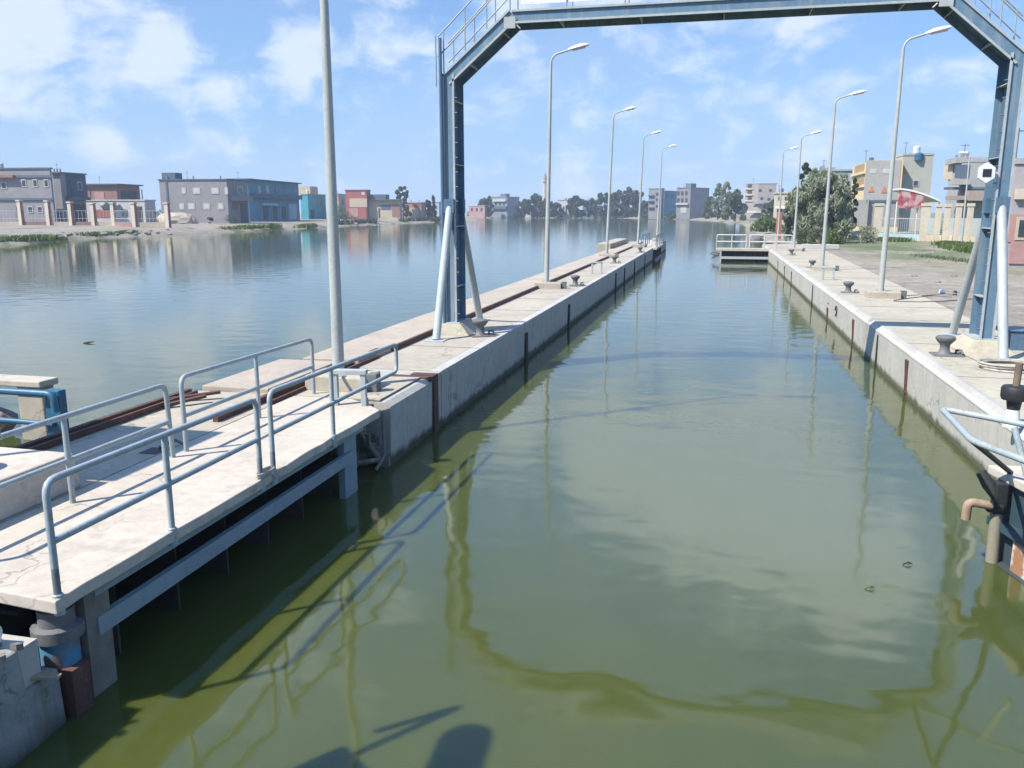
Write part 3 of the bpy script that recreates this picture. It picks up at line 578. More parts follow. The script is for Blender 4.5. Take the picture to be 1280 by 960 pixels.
for k in range(6): mb.box(-6.29, -5.8, 87+k*1.9, 87.05+k*1.9, -1, T-.202)
mb.build('skin_plate', skin_m, t)
mb = MB(); mb.bar((-5.75, 86.6, .1), (-5.75, 97.3, .1), .1, .2); mb.build('front_beam', steel, t)
for xx in (-7.2, -5.7):
    pipe_rail(t, [[(xx, 86.6, T), (xx, 86.6, 2.5), (xx, 92, 2.5), (xx, 92, T)]], [((xx, 89, T), (xx, 89, 2.5))], r=.045, m=steel)
    pipe_rail(t, [[(xx, 92.4, T), (xx, 92.4, 2.5), (xx, 97.4, 2.5), (xx, 97.4, T)]], [((xx, 95, T), (xx, 95, 2.5))], r=.045, m=steel)
mb = MB(); mb.box(-10.8, -9.5, 80, 96, .4, 1.9); tag(mb.build('parapet_block', concrete, bevel=.03), 'low pale parapet block on the lake edge at the far end of the pier', 'parapet')
# steel upstand with dark bar on the far right quay
a = PZ(1003, 311, T); mb = MB(); mb.box(a.x, a.x+3.4, a.y, a.y+1.2, T, T+.42); tag(mb.build('concrete_kerb', coping_m, bevel=.03), 'low white concrete step across the far end of the dirt bank quay', 'step')
# ------------------------------------------------------------------ blue frame and boulders at the lake edge, far left
t = thing('sluice_rail', 'blue painted pipe barrier with flat end post beside the lake water', 'barrier', (-13, 13.5, 0))
mb = MB(); a = PY(70, 487, 13.6); b_ = PY(74, 556, 13.6); mb.hexa([(b_.x-.2, 13.5, -1.5), (b_.x+.2, 13.5, -1.5), (b_.x+.2, 13.7, -1.5), (b_.x-.2, 13.7, -1.5)], [(a.x-.2, 13.5, a.z), (a.x+.14, 13.5, a.z), (a.x+.14, 13.7, a.z), (a.x-.2, 13.7, a.z)]); mb.build('end_post', bluep, t, bevel=.02)
mb = MB(); mb.tube(roundpath([(-19, 13.4, a.z-.02), (a.x+.1, 13.4, a.z-.04), (a.x+.12, 13.4, a.z-.4)], .15), .07, 12); mb.build('top_pipe', bluep, t, smooth=True)
c = PY(0, 520, 13.5); mb = MB(); mb.tube([(-19, 13.45, c.z), (a.x, 13.45, c.z-.08)], .055, 12); mb.build('mid_pipe', bluep, t, smooth=True)
t = thing('intake_block', 'white topped concrete intake block behind the blue pipe barrier', 'block', (-16, 16.5, 0))
mb = MB(); p = PZ(58, 475, 1.35); mb.box(p.x-6, p.x, p.y-.2, p.y+.35, 1.2, 1.35); mb.build('cap_slab', deck_m, t, bevel=.03)
mb = MB(); mb.box(p.x-.75, p.x-.1, p.y-.05, p.y+.3, -1, 1.199); mb.build('pillar', concrete, t, bevel=.03)
mb = MB(); mb.box(p.x-6, p.x-2.6, p.y+.1, p.y+.32, -1, 1.198); mb.build('back_wall', dark_m, t)
def rock(px, py, z, r, lab, sq=(1, .8, .7), at=None, group=None, m=rock_m, name='boulder', cat='boulder'):
    c = at or PZ(px, py, z); bm = bmesh.new(); bmesh.ops.create_icosphere(bm, subdivisions=3, radius=r)
    from mathutils import noise as nz_
    for v in bm.verts:
        k = 1+.35*nz_.noise(v.co*(1.1/r)+c)+.14*nz_.noise(v.co*(3/r)); v.co = V((v.co.x*sq[0], v.co.y*sq[1], v.co.z*sq[2]))*k
    me = bpy.data.meshes.new(name); bm.to_mesh(me); bm.free(); me.materials.append(m)
    o = bpy.data.objects.new(name, me); col.objects.link(o); o.location = c; return tag(o, lab, cat, group)
rock(8, 508, .4, .75, 'large pale boulder behind the blue barrier at the picture edge', at=V((p.x-3.1, p.y+.25, .45)))
rock(30, 508, .3, .6, 'brown boulder beside the intake pillar behind the blue barrier', at=V((p.x-1.9, p.y+.2, .25)))
# ------------------------------------------------------------------ houses
glass = mat('window_glass', (.05, .07, .09), (.03, .04, .05), .15, 2)
shutter = mat('pale_shutter', (.55, .55, .53), None, .6, 2)
frame_m = mat('window_frame', (.5, .47, .42), None, .7, 2)
doorm = mat('dark_door', (.05, .05, .055), None, .6, 2)
def plaster(name, c, c2=None, **k): return mat(name, c, c2 or tuple(x*.85 for x in c), .9, .25, c3=tuple(x*.72 for x in c), streak=tuple(x*.78 for x in c), bmp=.2, fscale=12, **k)
greyp = plaster('grey_render', (.28, .27, .275)); brownp = plaster('brown_render', (.30, .17, .14)); bluew = plaster('blue_render', (.10, .27, .38)); turq = plaster('turquoise', (.06, .36, .42))
redp = plaster('red_brick', (.38, .13, .11)); creamp = plaster('cream_render', (.55, .46, .34)); pinkp = plaster('pink_render', (.45, .27, .24)); whitep = plaster('white_render', (.55, .55, .53))
yellowp = plaster('yellow_render', (.72, .57, .33)); slate = plaster('slate_roof', (.10, .14, .19)); tealp = plaster('teal_render', (.12, .2, .24)); palebl = plaster('pale_blue', (.4, .52, .58))
orange = mat('orange_paint', (.6, .22, .09), None, .9, 2)
HOUSES = []
class House:
    """box with corner C, face A toward pixel column pa, face B toward pb; openings given by where they sit on the faces"""
    def __init__(s, name, label, cat, pc, yd, zg, top, pa, da, pb, db, m, group=None, roof=True, roofm=None, over=.25):
        d = ray(pc, 270); k = yd/d.y; s.C = V((d.x*k, yd, zg)); s.zg = zg
        s.h = PY(pc, top, yd).z-zg
        s.da = V((*da, 0)).normalized(); s.db = V((*db, 0)).normalized()
        s.la = s.along(s.da, pa); s.lb = s.along(s.db, pb)
        s.t = thing(name, label, cat, s.C, group); HOUSES.append(s)
        mb = MB(); mb.pbox(s.C, s.da*s.la, s.db*s.lb, zg-1, zg+s.h); s.w = mb.build('wall', m, s.t)
        if roof:
            mb = MB(); o = over; mb.pbox(s.C-s.da*o-s.db*o, s.da*(s.la+2*o), s.db*(s.lb+2*o), zg+s.h+.003, zg+s.h+.35); mb.build('roof', roofm or m, s.t)
    def along(s, d, px):
        lo, hi = .5, 120.
        f = lambda t: pr(s.C+d*t)[0]-px
        s0 = f(lo)
        if s0*f(hi) > 0: return 9. if abs(f(hi)) < abs(s0)*.98 else 6.
        for _ in range(60):
            mid = (lo+hi)/2
            if f(mid)*s0 > 0: lo = mid
            else: hi = mid
        return lo
    def hit(s, face, px, py):
        d = s.da if face == 'a' else s.db; n = V((-d.y, d.x, 0)); r = ray(px, py); k = (s.C-V((0, 0, H))).dot(n)/r.dot(n)
        p = V((0, 0, H))+r*k; return (p-s.C).dot(d), p.z
    def slab(s, face, x0, y0, x1, y1, name, m, out=.12, parent=None, back=.1, z=None):
        d, o = (s.da, s.db) if face == 'a' else (s.db, s.da)
        a, _ = s.hit(face, x0, y0); b_, _ = s.hit(face, x1, y1); xm = (x0+x1)/2; z1 = s.hit(face, xm, y0)[1]; z0 = s.hit(face, xm, y1)[1]
        a, b_ = min(a, b_), max(a, b_); z0, z1 = min(z0, z1), max(z0, z1)
        mb = MB(); mb.pbox(s.C+d*a-o*out, d*(b_-a), o*(out+back), z0, z1); return mb.build(name, m, parent or s.t)
    def win(s, face, x0, y0, x1, y1, fm=frame_m, pane=glass, name='window'):
        f = s.slab(face, x0, y0, x1, y1, name, fm, .1); dx = (x1-x0)*.16; dy = (y1-y0)*.14
        s.slab(face, x0+dx, y0+dy, x1-dx, y1-dy, 'pane', pane, .13, f); return f
    def grid(s, face, xs, ys, wx, hy, **k):
        for y_ in ys:
            for x in xs: s.win(face, x-wx/2, y_-hy/2, x+wx/2, y_+hy/2, **k)
    def balcony(s, face, x0, x1, yt, yb, m, out=1.3):
        o = s.slab(face, x0, yb-.8, x1, yb, 'balcony', m, out); s.slab(face, x0, yt, x1, yt+.5, 'rail', m, out, o, back=-(out-.12))
        for k in range(7):
            x = x0+(x1-x0)*k/6; s.slab(face, x-.12, yt, x+.12, yb-.8, 'baluster', m, out-.02, o, back=-(out-.1))
lu, lv = (-.995, -.1), (-.1, .995)
GL = 1.65
h = House('house', 'large grey two storey house cut by the left picture edge, low fence in front', 'house', 68, 190, GL, 211, -40, lu, 71.5, lv, greyp, roofm=slate)
h.slab('a', 16, 219, 68, 222, 'cornice', slate, .3); h.slab('a', -10, 219, 20, 222.2, 'canopy', brownp, 1.2)
h.slab('a', -20, 247.5, 68, 250, 'floor_band', slate, .35)
h.grid('a', [30, 44, 58], [229], 7, 10); h.grid('a', [5], [232], 8, 9); h.grid('a', [38, 50], [262], 8, 9); h.slab('a', 20, 258, 28, 280, 'door', doorm)
h = House('house', 'narrow grey house with deep blue shaded balconies beside the big grey house', 'house', 80, 196, GL, 216.5, 71.8, lu, 110, lv, greyp, roofm=slate, over=.7)
h.slab('b', 81, 217, 109.5, 249, 'shade_panel', plaster('shade_blue', (.07, .11, .17)), .05); h.slab('b', 82, 247, 109, 250, 'floor_band', slate, 1.2); h.balcony('b', 82, 108, 235, 247, slate); h.slab('b', 84, 225, 90, 246, 'door', doorm); h.win('b', 96, 227, 103, 238); h.slab('b', 84, 255, 108, 280, 'shop_front', doorm)  # blue-black upper panel puts this side's shade into the colour
h = House('house', 'low brown red house with flat shaded porch behind the white wall', 'house', 149, 225, GL, 231, 112, lu, 178, lv, brownp, roofm=slate, over=.9)
h.slab('a', 118, 240, 131, 250, 'window_recess', pinkp, .1); h.slab('b', 151, 239, 172, 262, 'porch_opening', doorm, .12); h.win('b', 158, 242, 164, 250)
h.slab('b', 174, 237, 176, 262, 'column', slate, 1.0, back=-.7)
h = House('low_building', 'long low white building between the fence and the brown house', 'building', 182, 212, GL, 251, 106, lu, 196, lv, whitep, roof=True, over=.2)
h.slab('a', 152, 262, 160, 271, 'window', glass); h.slab('a', 171, 258, 179, 279, 'door', doorm); h.slab('a', 118, 262, 138, 272, 'panel', redp)
h.slab('a', 125, 255, 150, 257, 'awning', whitep, .8)
h = House('house', 'broad two storey grey house with two rows of shuttered windows above the lake', 'house', 286, 222, GL, 225, 203, lu, 312, lv, greyp, roofm=slate)
h.slab('a', 209, 225, 211, 281, 'drain_pipe', slate, .15)
for x0, x1 in ((227, 233), (241, 251), (264, 274)): h.win('a', x0, 234.5, x1, 242.5, pane=shutter)
for x0, x1 in ((224, 231), (235, 244), (254, 263), (272, 280)): h.win('a', x0, 254, x1, 262, pane=shutter)
h.slab('a', 281, 234, 285, 243, 'balcony_door', shutter, .1)
h.slab('b', 287, 245, 311, 251, 'balcony', greyp, 1.4); h.slab('b', 290, 254, 298, 262, 'shop_window', brownp); h.slab('b', 300, 254, 310, 279, 'entrance', doorm); h.win('b', 296, 233, 304, 244)
mb = MB(); c = h.C+h.da*h.la*.78+h.db*1; mb.pbox(c+V((0, 0, 0)), h.da*h.la*.2, h.db*4, GL+h.h+.352, GL+h.h+2.2); mb.build('stair_hut', slate, h.t)
h = House('shop_house', 'blue painted shop house with dark doors and overhanging roof', 'house', 312, 252, GL, 224.5, 311, lu, 375, lv, bluew, roofm=slate, over=1.0)
for x in (324, 334): h.win('b', x-2, 232, x+2, 242, pane=frame_m)
for x in (346, 358, 368): h.slab('b', x-2, 234, x+2, 241, 'window', glass)
h.slab('b', 313, 243, 374, 248.5, 'balcony_band', slate, 1.2)
for a_, b2_ in ((329, 336), (341, 347), (352, 358)): h.slab('b', a_, 258, b2_, 274.5, 'door', doorm)
h.slab('b', 361, 255, 371, 274, 'shutter_door', palebl); h.slab('b', 325, 254, 345, 257, 'shop_awning', palebl, 1.0)
for x in (327, 338.5, 349.5, 360): h.slab('b', x-.8, 250, x+.8, 275, 'pilaster', palebl, .25)
h = House('house', 'small bright turquoise house behind the nearest lamp post', 'house', 386, 330, GL, 243, 377, lu, 408, lv, turq, roofm=creamp)
h.slab('b', 388, 262, 393, 273, 'door', doorm); h.slab('b', 396, 250, 402, 256, 'window', glass)
mb = MB(); mb.pbox(h.C+h.db*3, h.da*6, h.db*9, GL+h.h+.36, GL+h.h+3.4); mb.build('roof_hut', creamp, h.t)
h = House('house', 'pale plaster house behind the palm, left of the red house', 'house', 424, 352, GL, 243, 414, lu, 434, lv, creamp)
h.slab('b', 427, 250, 430, 256, 'window', glass)
h = House('house', 'red brick house with beige lower storey in the lakeside row', 'house', 459, 346, GL, 238, 433, lu, 464, lv, redp)
h.slab('a', 437, 248, 459, 259, 'lower_render', creamp, .1); h.slab('a', 436, 260, 448, 271, 'wall_panel', pinkp, .12); h.slab('a', 450, 260, 458, 274, 'gate_panel', redp, .14); h.slab('a', 452, 240, 456, 244, 'window', shutter)
mb = MB(); mb.tube([h.C+h.da*17+h.db*2+V((0, 0, h.h)), h.C+h.da*17+h.db*2+V((0, 0, h.h+3))], .7, 8); mb.build('water_tank', slate, h.t)
h = House('garage', 'low cream garage under a wide blue grey flat roof', 'garage', 500, 350, GL, 250, 461, lu, 503, lv, creamp, roofm=slate, over=1.5)
h.slab('a', 476, 256, 489, 262, 'shutter_door', slate); h.slab('a', 490, 255, 500, 271, 'brick_panel', brownp); h.slab('a', 462, 243, 482, 249.5, 'upper_wall', slate, -.5, back=6)
h.slab('a', 473, 260, 475, 272, 'door', doorm)
h = House('house', 'low orange brick house with cream band at the end of the lakeside row', 'house', 527, 372, GL, 253.5, 501, lu, 533, lv, pinkp, roofm=creamp)
h.slab('a', 506, 258, 511, 261.5, 'window', shutter); h.slab('a', 515, 253, 527, 258, 'brick_band', redp, .1); h.slab('a', 512, 260, 523, 272, 'lower_render', creamp, .11)
h = House('house', 'pale blue house beyond the lakeside trees', 'house', 549, 450, GL, 253, 536, lu, 555, lv, palebl)
for x in (540, 545): h.slab('a', x-1, 257, x+1, 261, 'window', glass); h.slab('a', x-1, 264, x+1, 268, 'window', glass)
ru, rv = (1, 0), (0, 1); fu, fv = (-.98, .1), (.55, .83)
h = House('house', 'small pink white house on the far shore beside the left gantry leg', 'house', 606, 560, 1.2, 257.5, 586, fu, 608, fv, pinkp, roofm=whitep)
for x in (590, 596, 602): h.slab('a', x-1.2, 260, x+1.2, 264, 'window', glass)
h = House('house', 'wide three storey far house with roof hut, reflected in the lake', 'house', 634, 600, 1.2, 246.5, 613, fu, 649, fv, plaster('teal_grey', (.26, .31, .33)))
h.slab('a', 617, 249, 633, 252, 'balcony', whitep, 1.0); h.slab('a', 616, 258, 634, 261, 'balcony', slate, 1.5)
for x in (620, 625, 630): h.slab('a', x-1, 252.5, x+1, 257, 'window', glass)
mb = MB(); mb.pbox(h.C+h.da*2+h.db*1, h.da*4, h.db*4, 1.2+h.h+.36, 1.2+h.h+2.5); mb.build('roof_hut', tealp, h.t)
h = House('house', 'small white house half hidden by far trees left of the minaret', 'house', 668, 600, 1.2, 260, 656, fu, 671, fv, whitep)
h.slab('a', 659, 263, 662, 268, 'door', doorm)
h = House('house', 'white arcaded far house with pale roof beside the second lamp', 'house', 712, 606, 1.2, 250.5, 697, fu, 716, fv, whitep, roofm=plaster('pale_slate', (.3, .36, .38)))
for x in (701, 704.5, 708): h.slab('a', x-1, 258, x+1, 268, 'arch', doorm)
h = House('house', 'plain dark teal far building between two tree clumps', 'building', 742, 606, 1.2, 251, 728, fu, 746, fv, tealp)
h.slab('a', 732, 255, 735, 259, 'window', glass); h.slab('a', 738, 255, 740, 259, 'window', glass)
t = thing('minaret', 'slender far minaret rising behind the second pier lamp', 'minaret', PY(681, 270, 610))
c = t.location; ht = PY(681, 218, 610).z
mb = MB(); mb.lathe([(1.7, 0), (1.6, ht*.6), (1.4, ht*.8)], (c.x, c.y, 1), 12); mb.build('shaft', creamp, t, smooth=True)
mb = MB(); mb.lathe([(2.3, 0), (2.3, .8), (1.2, .9)], (c.x, c.y, ht*.8+1), 12); mb.build('gallery', creamp, t)
mb = MB(); mb.lathe([(1.1, 0), (1.1, 2.5), (.7, 4), (.1, 5.5)], (c.x, c.y, ht*.8+1.9), 12); mb.build('spire', greyp, t, smooth=True)
h = House('house', 'narrow grey four storey far house behind the last pier lamps', 'house', 826, 520, 1.2, 236, 810, fu, 829, fv, greyp)
for y_ in (241, 248, 256): h.slab('a', 811, y_+3, 818, y_+4, 'balcony', slate, 1.2); h.slab('a', 820, y_, 823, y_+3.5, 'window', glass)
h = House('house', 'blue shaded far house with lower wall left of the column fronted house', 'house', 829.5, 535, 1.2, 239, 829, fu, 845, fv, bluew)
for x in (834, 840): h.slab('b', x-1.5, 243, x+1.5, 247, 'window', glass)
h = House('house', 'far house with lit column front and dark teal flank', 'house', 862, 500, 1.2, 235, 845, fu, 885, fv, greyp)
for y_ in (239, 248): 
    for x in (848, 853, 858): h.slab('a', x-1.3, y_, x+1.3, y_+5, 'window', doorm)
h.slab('a', 846, 254, 861, 256, 'balcony', whitep, 1.2); h.slab('a', 851, 258, 858, 266, 'entrance', shutter)
mb = MB(); mb.pbox(h.C+h.da*1-h.db*0+h.db*2, h.da*h.la*.4, h.db*5, 1.2+h.h+.36, 1.2+h.h+2.6); mb.build('roof_hut', tealp, h.t)
h = House('apartment_building', 'unfinished grey apartment block with round corner balconies above the far shore', 'building', 946, 400, 1.4, 230, 930, (-.9, .45), 968, ru, plaster('warm_grey', (.36, .32, .31)))
for y_ in (232, 239.5, 247): h.slab('a', 932, y_+3, 943, y_+5, 'balcony', creamp, .9); h.slab('a', 935, y_-2, 940, y_+3, 'window', doorm)
for x, y_ in ((950, 238), (963, 238), (952, 248), (961, 249)): h.slab('b', x-1.6, y_-1.4, x+1.6, y_+1.6, 'window', doorm)
h.slab('b', 940, 253, 966, 255, 'porch_roof', greyp, 3); h.slab('b', 934, 263.5, 947, 266, 'porch_wall', whitep, 4)
h = House('house', 'low cream house between the apartment block and the big tree', 'house', 969, 260, 1.5, 242, 966, rv, 990, ru, plaster('cream_pale', (.6, .53, .4)))
h.slab('b', 973, 246, 976, 250, 'window', glass); h.slab('b', 981, 246, 984, 250, 'window', glass)
h = House('house', 'pale grey house mostly hidden behind the big tree', 'house', 1022, 190, 1.5, 214, 1016, rv, 1062, ru, plaster('cool_grey', (.36, .38, .38)))
h.slab('b', 1035, 209, 1045, 214, 'roof_hut', greyp, -1, back=4); h.win('b', 1046, 222, 1052, 230); h.win('b', 1028, 222, 1034, 230)
h = House('apartment_house', 'three storey house with yellow balcony front and bare grey flank', 'house', 1083, 160, 1.5, 200.5, 1060, rv, 1121.5, ru, yellowp, roof=False)
h.slab('b', 1083.1, 200.5, 1122.2, 250, 'flank_wall', plaster('flank_grey', (.42, .395, .37)), .08)
for y_ in (206, 222): h.slab('a', 1069, y_, 1080, y_+10, 'balcony_opening', plaster('yellow_dark', (.40, .28, .14)), .05); h.slab('a', 1066, y_+10, 1082, y_+13, 'balcony', yellowp, .35)
for x in (1091.5, 1107.5): h.slab('b', x-4, 211, x+4, 217, 'window', shutter, .13)
h.slab('b', 1083, 250.2, 1121, 253, 'floor_band', slate, .25); h.slab('b', 1083, 253.2, 1121, 282, 'ground_floor', plaster('low_grey', (.33, .31, .29)), .1); h.slab('a', 1060, 250.2, 1083, 282, 'ground_floor', plaster('low_grey', (.33, .31, .29)), .1)
def tri(hh, x, y_, s_, parent):
    a, z = hh.hit('b', x, y_+s_); b2, _ = hh.hit('b', x+s_, y_+s_); w_ = (b2-a); 
    q = [(hh.C+hh.db*(a-w_)-hh.da*.09, z), (hh.C+hh.db*(a+w_)-hh.da*.09, z), (hh.C+hh.db*a-hh.da*.09, z+w_*2.1)]
    mb = MB(); bk = [(p.x, p.y-.06, z_) for p, z_ in q]; fr = [(p.x, p.y+.05, z_) for p, z_ in q]
    mb.add(bk+fr, [(0, 1, 2), (3, 4, 5), (0, 1, 4, 3), (1, 2, 5, 4), (2, 0, 3, 5)]); return mb.build('wall_triangle', orange, parent)
tri(h, 1089, 236, 4, h.t); tri(h, 1105, 237, 4, h.t)
mb = MB(); mb.lathe([(.7, 0), (.75, 1), (.4, 1.3)], h.C+h.db*8+h.da*2+V((0, 0, h.h)), 10); mb.build('water_tank', bluep, h.t)
mb = MB(); mb.lathe([(.4, 0), (.4, .8)], h.C+h.da*6+h.db*1+V((0, 0, h.h)), 10); mb.build('water_tank', slate, h.t)
h2 = House('apartment_house', 'taller bare grey block joined to the yellow house, orange triangle on its wall', 'house', 1122.3, 162, 1.5, 194.5, 1121.8, rv, 1158, ru, plaster('flank_grey2', (.43, .42, .37)), over=.1)
tri(h2, 1129, 213, 4, h2.t); h2.slab('b', 1120.5, 203, 1122.5, 237, 'wall_seam', slate, .05)
h2.win('b', 1141, 225, 1148, 233)
h = House('house', 'grey corner house with curved balcony and dark recess behind the fence', 'house', 1197, 120, 1.5, 203, 1178, rv, 1246, ru, plaster('house_grey', (.38, .38, .37)), over=.05)
h.slab('b', 1197, 196, 1246, 203, 'upper_wall', plaster('house_grey', (.38, .38, .37)), -.6, back=6)
h.slab('b', 1195, 206, 1211, 223, 'balcony_recess', slate, .06); h.slab('a', 1182, 206, 1186, 224, 'column', creamp, .15); h.slab('a', 1188, 206, 1191, 224, 'column', creamp, .15)
h.slab('b', 1188, 224, 1209, 231, 'balcony', plaster('balcony_grey', (.42, .41, .36)), 1.2); h.slab('b', 1180, 234, 1240, 237, 'floor_band', slate, .8)
h.slab('b', 1205, 238.5, 1236, 251, 'awning', plaster('tan_sheet', (.38, .30, .26)), 2.4); h.slab('b', 1182, 245, 1204, 250, 'awning', plaster('tan_sheet', (.38, .30, .26)), 2.0)
h = House('house', 'pink based house with cream framed window at the right picture edge', 'house', 1263, 62, 1.35, 205, 1262, rv, 1330, ru, plaster('pale_mauve', (.40, .37, .37)), over=.1)
h.slab('b', 1263.5, 303, 1330, 330, 'pink_base', plaster('pink_base', (.47, .27, .25)), .08); h.slab('b', 1269, 236, 1330, 249, 'cream_fascia', plaster('cream_pale', (.6, .53, .4)), .3); h.slab('b', 1263.3, 268, 1330, 303, 'pink_wall', pinkp, .05)
h.win('b', 1271, 271, 1290, 300, fm=creamp)
tankw = mat('tank_white', (.6, .6, .58), None, .5, 3)
for i, hh in enumerate(HOUSES):
    if i in (3, 8, 17): continue
    zt_ = hh.zg+hh.h+.34; q = hh.C+hh.da*hh.la*rnd.uniform(.25, .75)+hh.db*min(hh.lb*.5, rnd.uniform(1, 4))
    if i % 3 == 0: mb = MB(); mb.lathe([(.55, 0), (.6, .1), (.6, 1.1), (.35, 1.35)], (q.x, q.y, zt_), 10); mb.build('water_tank', slate if i % 2 else tankw, hh.t)
    elif i % 3 == 1:
        for k in range(3):
            c = hh.C+hh.da*hh.la*(.1+.4*k)+hh.db*.6; mb = MB(); mb.box(c.x-.16, c.x+.16, c.y-.16, c.y+.16, zt_-.02, zt_+.9); mb.build('column_stub', greyp, hh.t)
    mb = MB(); a = hh.C+hh.da*hh.la*.6+hh.db*1; mb.tube([(a.x, a.y, zt_), (a.x, a.y, zt_+2.2)], .05, 5); mb.tube([(a.x-.5, a.y, zt_+2), (a.x+.5, a.y, zt_+2)], .04, 5); mb.build('aerial', cable_m, hh.t)
# ------------------------------------------------------------------ marquee with red drapes
t = thing('marquee', 'white arched marquee with red striped drapes behind the grille fence', 'tent', PY(1140, 270, 128))
a = PY(1123, 240, 128); b_ = PY(1176, 240, 128); W_ = b_.x-a.x; zc = PY(1140, 237, 128).z; ze = PY(1176, 252, 128).z
mb = MB(); n = 12; pr_ = [(a.x+W_*i/n, zc-(zc-ze)*(i/n)**1.6+.12) for i in range(n+1)]
for i in range(n): (x0, z0), (x1, z1) = pr_[i], pr_[i+1]; mb.hexa([(x0, 127.8, z0-.15), (x1, 127.8, z1-.15), (x1, 136, z1-.15), (x0, 136, z0-.15)], [(x0, 127.8, z0+.1), (x1, 127.8, z1+.1), (x1, 136, z1+.1), (x0, 136, z0+.1)])
mb.build('canvas_roof', white, t)
redd = mat('red_drape', (.35, .07, .09), (.55, .40, .40), .8, .9, .45, .6)
for k in range(16):
    x0 = a.x+W_*.62*k/16; zt_ = zc-(zc-ze)*(k/26)**1.6-.05; mb = MB(); mb.tube([(x0+.15, 128, PY(1140, 262-rnd.random()*4, 128).z), (x0+.15, 128, zt_)], [.17, .12], 6)
    mb.build('drape', redd, t)
mb = MB()
for x in (a.x, a.x+W_*.5, a.x+W_): mb.tube([(x, 128.3, 1.4), (x, 128.3, ze)], .08, 6)
mb.build('tent_pole', white, t)
# ------------------------------------------------------------------ fences
pillar_m = plaster('pillar_cream', (.62, .55, .44)); pill_shade = plaster('pillar_shade_red', (.36, .17, .14)); pass
t = thing('fence', 'left bank fence of tall cream pillars with open rails above a low wall', 'fence', PY(110, 282, 165))
prev = None
fp = [(27.5, 283, 250), (62, 281, 250.5), (90, 281, 252), (118, 281, 253.6), (143, 281, 253), (169, 282, 253), (210.5, 283.5, 253)]
pts = []
for px, pb, ptp in [(-8, 284, 249)]+fp:
    b0 = PZ(px, 281.5+(.8 if px > 150 else 0), 1.6); top = PY(px, ptp, b0.y).z; pts.append(b0)
    mb = MB(); mb.box(b0.x-.45, b0.x+.45, b0.y-.45, b0.y+.45, 1.0, top-.3); mb.cur = 1; mb.box(b0.x+.452, b0.x+.5, b0.y-.44, b0.y+.44, 1.0, top-.3); mb.cur = 0; mb.box(b0.x-.6, b0.x+.6, b0.y-.6, b0.y+.6, top-.299, top)  # red-brown skin colours the right side as the shaded face
    mb.build('pillar', [pillar_m, pill_shade], t)
for i, (p, q) in enumerate(zip(pts, pts[1:])):
    d = (q-p).normalized(); mb = MB(); mb.bar(p+d*.5+V((0, 0, .2)), q-d*.5+V((0, 0, .2)), .3, 1.2); mb.build('low_wall', brownp if i % 2 else creamp, t)
    mb = MB()
    for z in (1.6, 3.4): mb.bar(p+d*.5+V((0, 0, z)), q-d*.5+V((0, 0, z)), .06, .08)
    n = int((q-p).length/.8)
    for k in range(1, n): c = p.lerp(q, k/n); mb.bar(c+V((0, 0, .8)), c+V((0, 0, 3.4)), .05, .05)
    mb.build('rail_panel', grille, t)
t = thing('fence', 'right bank fence of cream pillars with white grille and grey blue panels', 'fence', PY(1160, 288, 115))
pts = []
for px, ptp, yd in ((1098, 254, 118), (1157, 254, 112), (1173, 255, 110), (1184, 255, 109), (1198, 254, 108), (1212.5, 254, 106), (1252, 252, 102)):
    b0 = PY(px, 270, yd); b0.z = 1.4; top = PY(px, ptp, yd).z; pts.append(b0)
    w_ = .45 if px < 1170 else .27
    mb = MB(); mb.box(b0.x-w_, b0.x+w_, yd-w_, yd+w_, 1.0, top-.35); mb.box(b0.x-w_-.07, b0.x+w_+.07, yd-w_-.07, yd+w_+.07, top-.349, top); mb.build('pillar', pillar_m, t)
for i, (p, q) in enumerate(zip(pts, pts[1:])):
    d = (q-p).normalized(); mb = MB(); mb.bar(p+d*.5+V((0, 0, .25)), q-d*.4+V((0, 0, .25)), .25, 1.0); mb.build('low_wall', palebl if i == 0 else creamp, t)
    if i == 0 or i == 2:
        mb = MB()
        for z in (.9, 2.6): mb.bar(p+d*.5+V((0, 0, z)), q-d*.4+V((0, 0, z)), .05, .07)
        n = int((q-p).length/.33)
        for k in range(1, n): c = p.lerp(q, k/n); mb.bar(c+V((0, 0, .75)), c+V((0, 0, 2.6+rnd.random()*.3)), .045, .045)
        mb.build('grille_panel', grille, t)
    else:
        mb = MB(); mb.bar(p+d*.4+V((0, 0, 1.75)), q-d*.4+V((0, 0, 1.75)), .08, 1.95); mb.build('sheet_panel', plaster('panel_grey', (.38, .41, .40)), t)
# thin street lamp by the right fence
t = thing('street_lamp', 'thin leaning street lamp with flat white head in front of the fence', 'street lamp', PY(1203, 294, 98))
a = PY(1203, 294, 98); b_ = PY(1212, 196, 98); mb = MB(); mb.tube([(a.x, 98, 1.3), b_], [.11, .07], 10); mb.build('pole', polem, t, smooth=True)
c = PY(1204, 191.5, 98); mb = MB(); mb.tube([b_, (c.x, 98, c.z)], .05, 8); mb.box(c.x-.4, c.x+.4, 97.8, 98.2, c.z-.03, c.z+.18); mb.build('lamp_head', white, t, bevel=.04)
# red post with white cap near the far lamps
a = PZ(973, 303, 1.3)
t = thing('marker_post', 'red painted square post with white cap behind the far gate', 'marker post', (a.x, 108, 1.2))
a = PY(973, 290, 108); zt_ = PY(973, 258, 108).z; mb = MB(); mb.box(a.x-.3, a.x+.3, 107.7, 108.3, .5, zt_-.3); mb.build('shaft', plaster('red_post', (.42, .17, .12)), t, bevel=.03)
mb = MB(); mb.box(a.x-.55, a.x+.55, 107.5, 108.5, zt_-.299, zt_); mb.build('cap', white, t, bevel=.03)
